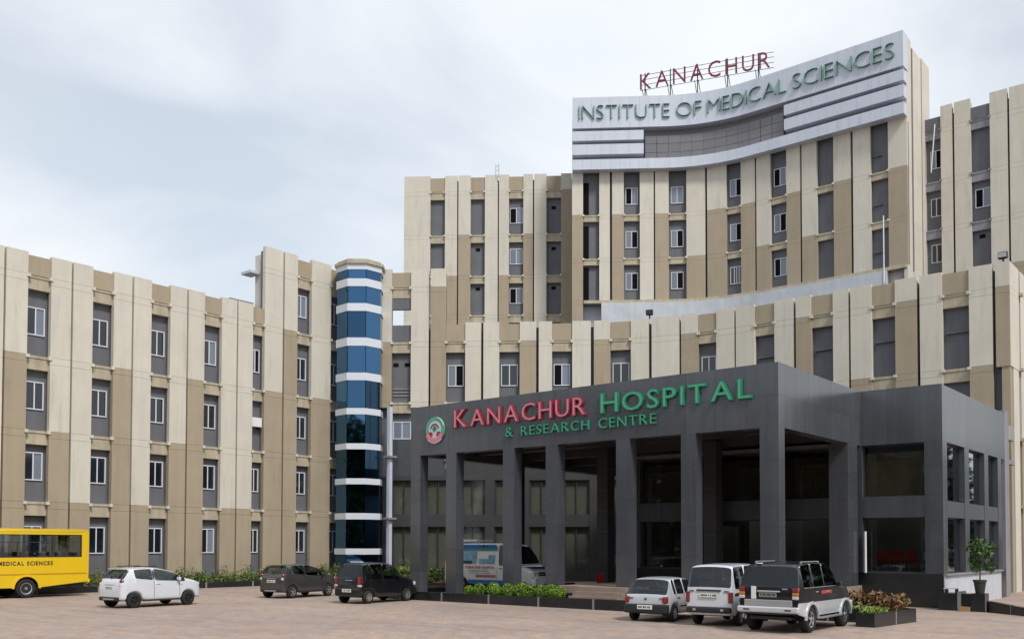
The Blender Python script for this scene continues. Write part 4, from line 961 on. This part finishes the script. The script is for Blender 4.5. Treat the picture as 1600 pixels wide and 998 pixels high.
car('white_van', 'white passenger van parked between the silver hatchback and the black four-wheel drive', dict(W=1.48, ro=.72, L=3.68, wb=2.35, rw=.285, sill=.27, mid=.72, paint='paint_white', rim='rim_silver', spokes=8, tumble=.10, glass='car_glass_dark', rglass='car_glass', cat='van',
      top=[(-.72, .9), (-.70, 1.12), (-.69, 1.20), (-.53, 1.76), (-.40, 1.82), (.5, 1.85), (1.5, 1.84), (1.8, 1.77), (2.35, 1.16), (2.5, 1.08), (2.85, .95), (2.95, .75)],
      belt=[(-.72, 1.10), (2.2, 1.08), (2.95, .8)], plan=[(-.72, .90), (-.69, .96), (-.5, .99), (0, 1.0), (2.3, 1.0), (2.7, .94), (2.95, .82)],
      stations=[-.69, -.6, -.45, .3, .9, 1.5, 2.0, 2.5, 2.8], side=[(-.45, .35), (.43, 1.2), (1.28, 2.1)], ws=(1.8, 2.35), rg=(-.69, -.53), wide_rg=True, seams=[.39, 1.24, 2.15], handles=[.6, 1.4], mirror=2.0, handle='black_trim', mirror_m='black_trim', plate=(-.745, .86, .55, .12), seat_z=1.3,
      bits=[('tail_lamp', 'tail_red', sym(-.735, -.60, .60, .72, .70, 1.02), .02), ('rear_bumper', 'black_trim', [(-.79, -.55, -.70, .70, .40, .58)], .05), ('reverse_lamp', 'chrome', sym(-.795, -.77, .38, .48, .46, .52), .01),
            ('hatch_handle', 'black_trim', [(-.745, -.70, -.38, .38, 1.04, 1.085)], .01), ('side_moulding', 'black_trim', sym(-.5, 2.2, .735, .75, .92, .99), .005), ('badge', 'black_trim', [(-.738, -.71, .46, .6, 1.03, 1.055), (-.738, -.71, -.62, -.48, 1.03, 1.055)], .004), ('headlamp', 'head_glass', sym(2.78, 2.94, .4, .66, .68, .84), .03), ('front_bumper', 'paint_white', [(2.85, 3.0, -.68, .68, .30, .58)], .05)]), (-13.2, 25.95), H-R(-5))
car('four_wheel_drive', 'black four-wheel drive with silver lower body and roof rails parked beside the garden planter', dict(W=1.78, ro=.86, L=4.35, wb=2.68, rw=.365, sill=.42, mid=.84, paint='paint_suvblack', rim='rim_silver', spokes=5, ww=.235, tumble=.12, lower='paint_silver', glass='car_glass_dark', rglass='car_glass_dark', arch='paint_silver', cat='car',
      top=[(-.86, 1.0), (-.84, 1.22), (-.82, 1.30), (-.66, 1.83), (-.52, 1.90), (.3, 1.96), (1.4, 1.94), (1.62, 1.88), (2.18, 1.40), (2.35, 1.30), (3.1, 1.20), (3.38, 1.12), (3.46, .95), (3.49, .7)],
      belt=[(-.86, 1.24), (2.2, 1.20), (3.0, 1.08), (3.49, .8)], plan=[(-.86, .92), (-.83, .97), (-.6, .99), (0, 1.0), (2.7, 1.0), (3.2, .94), (3.49, .84)], under=[(-.86, .12), (-.5, .04), (2.9, .04), (3.49, .06)],
      stations=[-.82, -.74, -.58, .3, .9, 1.4, 2.0, 2.5, 3.0, 3.3], side=[(-.50, .15), (.24, 1.0), (1.08, 2.0)], ws=(1.62, 2.18), rg=(-.82, -.66), wide_rg=True, seams=[.2, 1.04, 2.1], handles=[.42, 1.24], mirror=1.95, handle='chrome', mirror_m='paint_suvblack', plate=(-.885, .985, .5, .13), plate_m='joint_grey', seat_z=1.45,
      bits=[('tail_lamp', 'tail_red', sym(-.89, -.72, .68, .845, 1.12, 1.24), .02), ('turn_lamp', 'tail_amber', sym(-.89, -.72, .68, .845, 1.03, 1.115), .02), ('reverse_lamp', 'tail_clear', sym(-.89, -.72, .68, .845, .93, 1.025), .02),
            ('rear_bumper', 'paint_silver', [(-.97, -.60, -.87, .87, .56, .73)], .04), ('tailgate_panel', 'paint_dust', [(-.905, -.80, -.68, .68, .735, .91)], .015), ('bumper_slot', 'black_trim', sym(-.976, -.95, .50, .68, .62, .66), .004),
            ('grab_trim', 'chrome', [(-.915, -.84, -.36, .30, 1.115, 1.165)], .02), ('door_sticker', 'pipe_white', [(-.893, -.87, .34, .48, .925, 1.27)], .004), ('badge', 'chrome', [(-.885, -.86, -.56, -.40, 1.19, 1.225)], .004),
            ('roof_rail', 'rim_silver', sym(-.2, 1.15, .63, .67, 1.92, 1.95), .015), ('rail_foot', 'rim_silver', sym(-.2, -.12, .63, .67, 1.84, 1.92)+sym(1.07, 1.15, .63, .67, 1.84, 1.92), .005), ('roof_sticker', 'pipe_white', [(-.60, -.50, .30, .44, 1.875, 1.905)], .01),
            ('running_board', 'rim_silver', sym(.5, 2.2, .83, .98, .36, .41), .01), ('rear_axle', 'black_trim', [(-.08, .08, -.6, .6, .3, .42)], .02), ('underbody', 'black_trim', [(-.75, 3.2, -.6, .6, .36, .46)], .02), ('side_graphic', 'decal_red', sym(.75, 1.55, .884, .888, 1.04, 1.13), 0),
            ('window_trim', 'rim_silver', sym(-.50, 2.0, .868, .874, 1.222, 1.245), .0), ('headlamp', 'head_glass', sym(3.3, 3.47, .45, .72, .88, 1.06), .03), ('front_bumper', 'paint_silver', [(3.35, 3.56, -.82, .82, .48, .76)], .05)]), (-10.92, 25.25), H-R(-1))

# ambulance under the portico
am = car('ambulance_van', 'white and blue hospital ambulance van standing under the portico', dict(W=1.9, ro=1.15, L=5.6, wb=3.05, rw=.34, sill=.34, mid=.95, paint='ambulance_white', rim='rim_silver', spokes=6, ww=.19, tumble=.06, glass='car_glass_dark', cat='ambulance',
      top=[(-1.15, 1.6), (-1.12, 2.2), (-1.05, 2.30), (-.8, 2.36), (2.3, 2.36), (2.75, 2.28), (3.0, 2.12), (3.5, 1.42), (3.7, 1.28), (4.25, 1.12), (4.4, .95), (4.45, .7)],
      belt=[(-1.15, 1.28), (3.2, 1.28), (3.6, 1.15), (4.45, .8)], plan=[(-1.15, .93), (-1.1, .98), (-.9, 1.0), (3.3, 1.0), (3.9, .95), (4.3, .86), (4.45, .74)],
      stations=[-1.1, -.9, .9, 1.6, 2.2, 2.75, 3.2, 3.7, 4.1, 4.3], side=[(2.35, 3.35)], ws=(2.85, 3.55), rg=(-1.12, -1.05), wide_rg=False, seams=[2.28, 3.4], handles=[2.5], mirror=3.3, handle='black_trim', mirror_m='black_trim', seat_z=1.5,
      bits=[('headlamp', 'head_glass', sym(4.12, 4.40, .48, .84, .74, .98), .06), ('grille', 'black_trim', [(4.36, 4.47, -.46, .46, .84, .90), (4.36, 4.47, -.46, .46, .95, 1.01)], .01), ('front_bumper', 'ambulance_white', [(4.25, 4.52, -.88, .88, .36, .66)], .06), ('bumper_stripe', 'decal_blue', [(4.5, 4.53, -.82, .82, .38, .46)], .01),
            ('bonnet_stripe', 'decal_blue', [(3.72, 4.2, -.7, .7, 1.235, 1.25)], .0), ('roof_unit', 'pipe_white', [(-.9, -.1, -.6, .6, 2.37, 2.53)], .05), ('roof_rack', 'pipe_white', [(-.1, .75, -.62, -.56, 2.42, 2.5), (.68, .75, -.56, .56, 2.42, 2.5)], .02), ('beacon', 'decal_blue', [(2.3, 2.5, -.5, .5, 2.36, 2.46)], .03)]), (-30.95, 34.9), R(0))
am.location.z = .117
yd = -.958
def decal(m, x0, x1, z0, z1, name='livery', y=yd): return MB().box(x0, x1, y-.006, y, z0, z1).build(name, m, am)
decal('decal_blue', .45, 2.9, .42, .60); decal('decal_blue', 3.5, 4.0, .40, .56, y=-.91)
for m, z0, z1 in (('decal_blue', 2.08, 2.27), ('decal_green', 1.99, 2.075)): decal(m, -1.0, 2.25, z0, z1, y=-.925)
decal('decal_sky', -.3, .95, 1.38, 1.94, y=-.945); decal('decal_navy', -.3, .7, 1.36, 1.50, y=-.953); decal('decal_sky', 1.15, 2.1, 1.36, 1.60, y=-.945); decal('decal_sky', 1.75, 2.1, 1.60, 1.78, y=-.945)
wd_ = thing('ambulance_lettering', 'red and grey lettering on the side of the ambulance van', 'lettering', (0, 0, 0), local=True)
bpy.data.objects.remove(wd_)
pa = lambda z0, y: (lambda a, upv, out: (a, y-out, z0+upv))
word('KANACHUR HOSPITAL', .12, .3, 2.15, pa(1.13, -.958), am, 'decal_red', .006, .002); word('& RESEARCH CENTRE', .085, .5, 1.75, pa(.98, -.960), am, 'decal_grey', .006, .001)
MB().box(1.35, 1.5, -.935, -.93, 2.14, 2.25).box(1.6, 1.7, -.935, -.93, 2.14, 2.25).build('lamp', 'black_trim', am)
mb = MB(); r_ = random.Random(4); x = .95
while x < 2.2: wl = r_.uniform(.05, .09); mb.box(x, x+wl, -.966, -.958, .72, .84); x += wl+.035
mb.build('phone_number', 'decal_red', am)
mb = MB(); x = .5
while x < 1.9: wl = r_.uniform(.03, .09); mb.box(x, x+wl, -.964, -.958, .89, .925); x += wl+.025
mb.build('small_print', 'decal_grey', am)

# yellow college bus (tail in view)
bus = thing('college_bus', 'yellow college bus with dark window band and black side lettering', 'bus', (-43.95, 18.65, 0), R(-90), local=True)
# local: x forward (towards -v), y to the left (towards +u); origin at the rear axle
bw = 1.12; xr, xf = -2.75, 5.6; zf, zw0, zw1, zr = .50, 1.78, 2.80, 3.06
def bus_side(s):
    ra = .52; pts_top = []; mb = MB(); n = 40; vs_ = []; y = s*bw
    xs_ = sorted(set([xr, xf]+[xr+(xf-xr)*i/n for i in range(n+1)]+[d*ra for d in (-1, -.9, -.7, -.4, 0, .4, .7, .9, 1)]))
    for x in xs_:
        z0 = .46 if x > -.6 else .46+.20*min(1, (-.6-x)/2.1)
        if abs(x) < ra: z0 = max(z0, .42+math.sqrt(ra*ra-x*x))
        vs_ += [(x, y, z0), (x, y, zw0)]
    k = len(xs_)
    mb.add(vs_, [(2*i, 2*i+2, 2*i+3, 2*i+1) for i in range(k-1)])
    mb.build('side_panel', 'yellow_paint', bus)
    mb = MB(); r0 = []
    arc = [(-.56, .36+.06), ]
    vs_ = []
    for i in range(17):
        a = math.pi*i/16
        for rr, dy in ((ra, .0), (ra+.1, 0), (ra+.1, .03), (ra, .03)): vs_.append((rr*math.cos(a), y+s*dy, .42+rr*math.sin(a)))
    mb.add(vs_, [(4*i+e, 4*i+4+e, 4*i+4+(e+1) % 4, 4*i+(e+1) % 4) for i in range(16) for e in range(4)]).build('wheel_arch', 'yellow_paint', bus)
    MB().box(xr+.05, xf, y-.012*s if s > 0 else y-.012, y+.012 if s > 0 else y+.012, 1.02, 1.07).build('rub_rail', 'yellow_dark', bus)
    MB().box(xr+.25, xf, min(y-s*.05, y-s*.01), max(y-s*.05, y-s*.01), zw1, zr-.14).build('cant_rail', 'yellow_paint', bus)
    MB().box(xr+.02, xr+.30, min(y-s*.06, y), max(y-s*.06, y), zw0, zr-.14).build('corner_post', 'yellow_paint', bus)
    x = xr+.36
    while x < xf-.5:
        x2 = min(x+1.28, xf-.1)
        g = MB().box(x, x2-.10, y-s*.03-.004, y-s*.03+.004, zw0+.05, zw1-.02).build('window', 'bus_glass', bus)
        MB().box(x, x2-.10, y-s*.03-.014, y-s*.03+.014, zw1-.36, zw1-.33).box((x+x2)/2-.06, (x+x2)/2-.04, y-s*.03-.013, y-s*.03+.013, zw0+.05, zw1-.36).build('sash', 'frame_dark', g)
        MB().box(x2-.10, x2, y-s*.045-.03, y-s*.045+.03, zw0, zw1).build('pillar', 'frame_dark', bus)
        x = x2
    MB().box(xr+.30, xf, y-s*.03-.02, y-s*.03+.02, zw0, zw0+.05).box(xr+.30, xf, y-s*.03-.02, y-s*.03+.02, zw1-.02, zw1+.001).box(xr+.30, xr+.36, y-s*.03-.02, y-s*.03+.02, zw0+.05, zw1-.02).build('window_surround', 'frame_dark', bus)
for s in (1, -1): bus_side(s)
# roof shell and rear end
prof = [(-bw, zr-.14), (-bw+.02, zr-.07), (-bw+.12, zr-.02), (-.5, zr+.015), (0, zr+.03), (.5, zr+.015), (bw-.12, zr-.02), (bw-.02, zr-.07), (bw, zr-.14)]
MB().add([(x, y, z) for x in (xr, xf) for y, z in prof], [(i, i+1, 10+i, 9+i) for i in range(8)]+[tuple(range(9))]).build('roof', 'yellow_paint', bus, smooth=True)
MB().box(xr-.02, xr+.0, -bw+.01, bw-.01, .66, 1.75).build('rear_panel', 'yellow_paint', bus); MB().box(xr-.015, xr+.005, -bw+.15, bw-.15, 1.78, 2.75).build('rear_window', 'bus_glass', bus)
for s in (1, -1): MB().box(xr-.03, xr+.01, min(s*bw*.985, s*(bw-.16)), max(s*bw*.985, s*(bw-.16)), 1.76, zr-.12).build('rear_pillar', 'yellow_paint', bus)
MB().box(xr-.03, xr+.01, -bw+.01, bw-.01, 2.76, zr-.10).build('rear_header', 'yellow_paint', bus); MB().box(xr-.10, xr+.02, -bw, bw, .60, .78).build('rear_bumper', 'yellow_paint', bus, bevel=.03)
for s in (1, -1): MB().box(xr-.05, xr-.01, s*.9-.1, s*.9+.1, .95, 1.3).build('tail_lamp', 'tail_red', bus)
MB().box(xr+.05, xf, -bw+.05, bw-.05, .9, 1.0).build('floor', 'interior', bus); MB().box(xf-.05, xf, -bw, bw, .46, zr-.1).build('front_panel', 'yellow_paint', bus)
MB().box(xr+.1, xf, -.9, .9, .42, .6).build('chassis', 'black_trim', bus)
x = xr+.5
while x < xf-.8:
    for y0 in (-.98, .18):
        st_ = MB().box(x, x+.42, y0, y0+.8, 1.35, 1.45).box(x-.06, x+.03, y0, y0+.8, 1.45, 2.02).build('seat', 'seat_grey', bus, bevel=.03)
        MB().tube((x, y0+.04, 2.0), (x, y0+.76, 2.0), .03, 6).build('grab_rail', 'pipe_white', st_)
    x += .72
for s in (1, -1): wheel(bus, 0, s*(bw-.13), .42, .24, 'rim_silver', s, 0); wheel(bus, 4.2, s*(bw-.13), .42, .24, 'rim_silver', s, 0)
pb = lambda a, upv, out: (-a, bw+.003+out, 1.44+upv)
word('OF MEDICAL SCIENCES', .165, -1.62, 1.13, pb, bus, 'ink_black', .006, .008, gap=.25, space=.6)
mb = MB(); x = 1.2; r_ = random.Random(9)
while x < 2.6: wl = r_.uniform(.03, .07); mb.box(x, x+wl, bw+.002, bw+.006, 1.27, 1.32); x += wl+.03
mb.build('small_print', 'ink_black', bus)
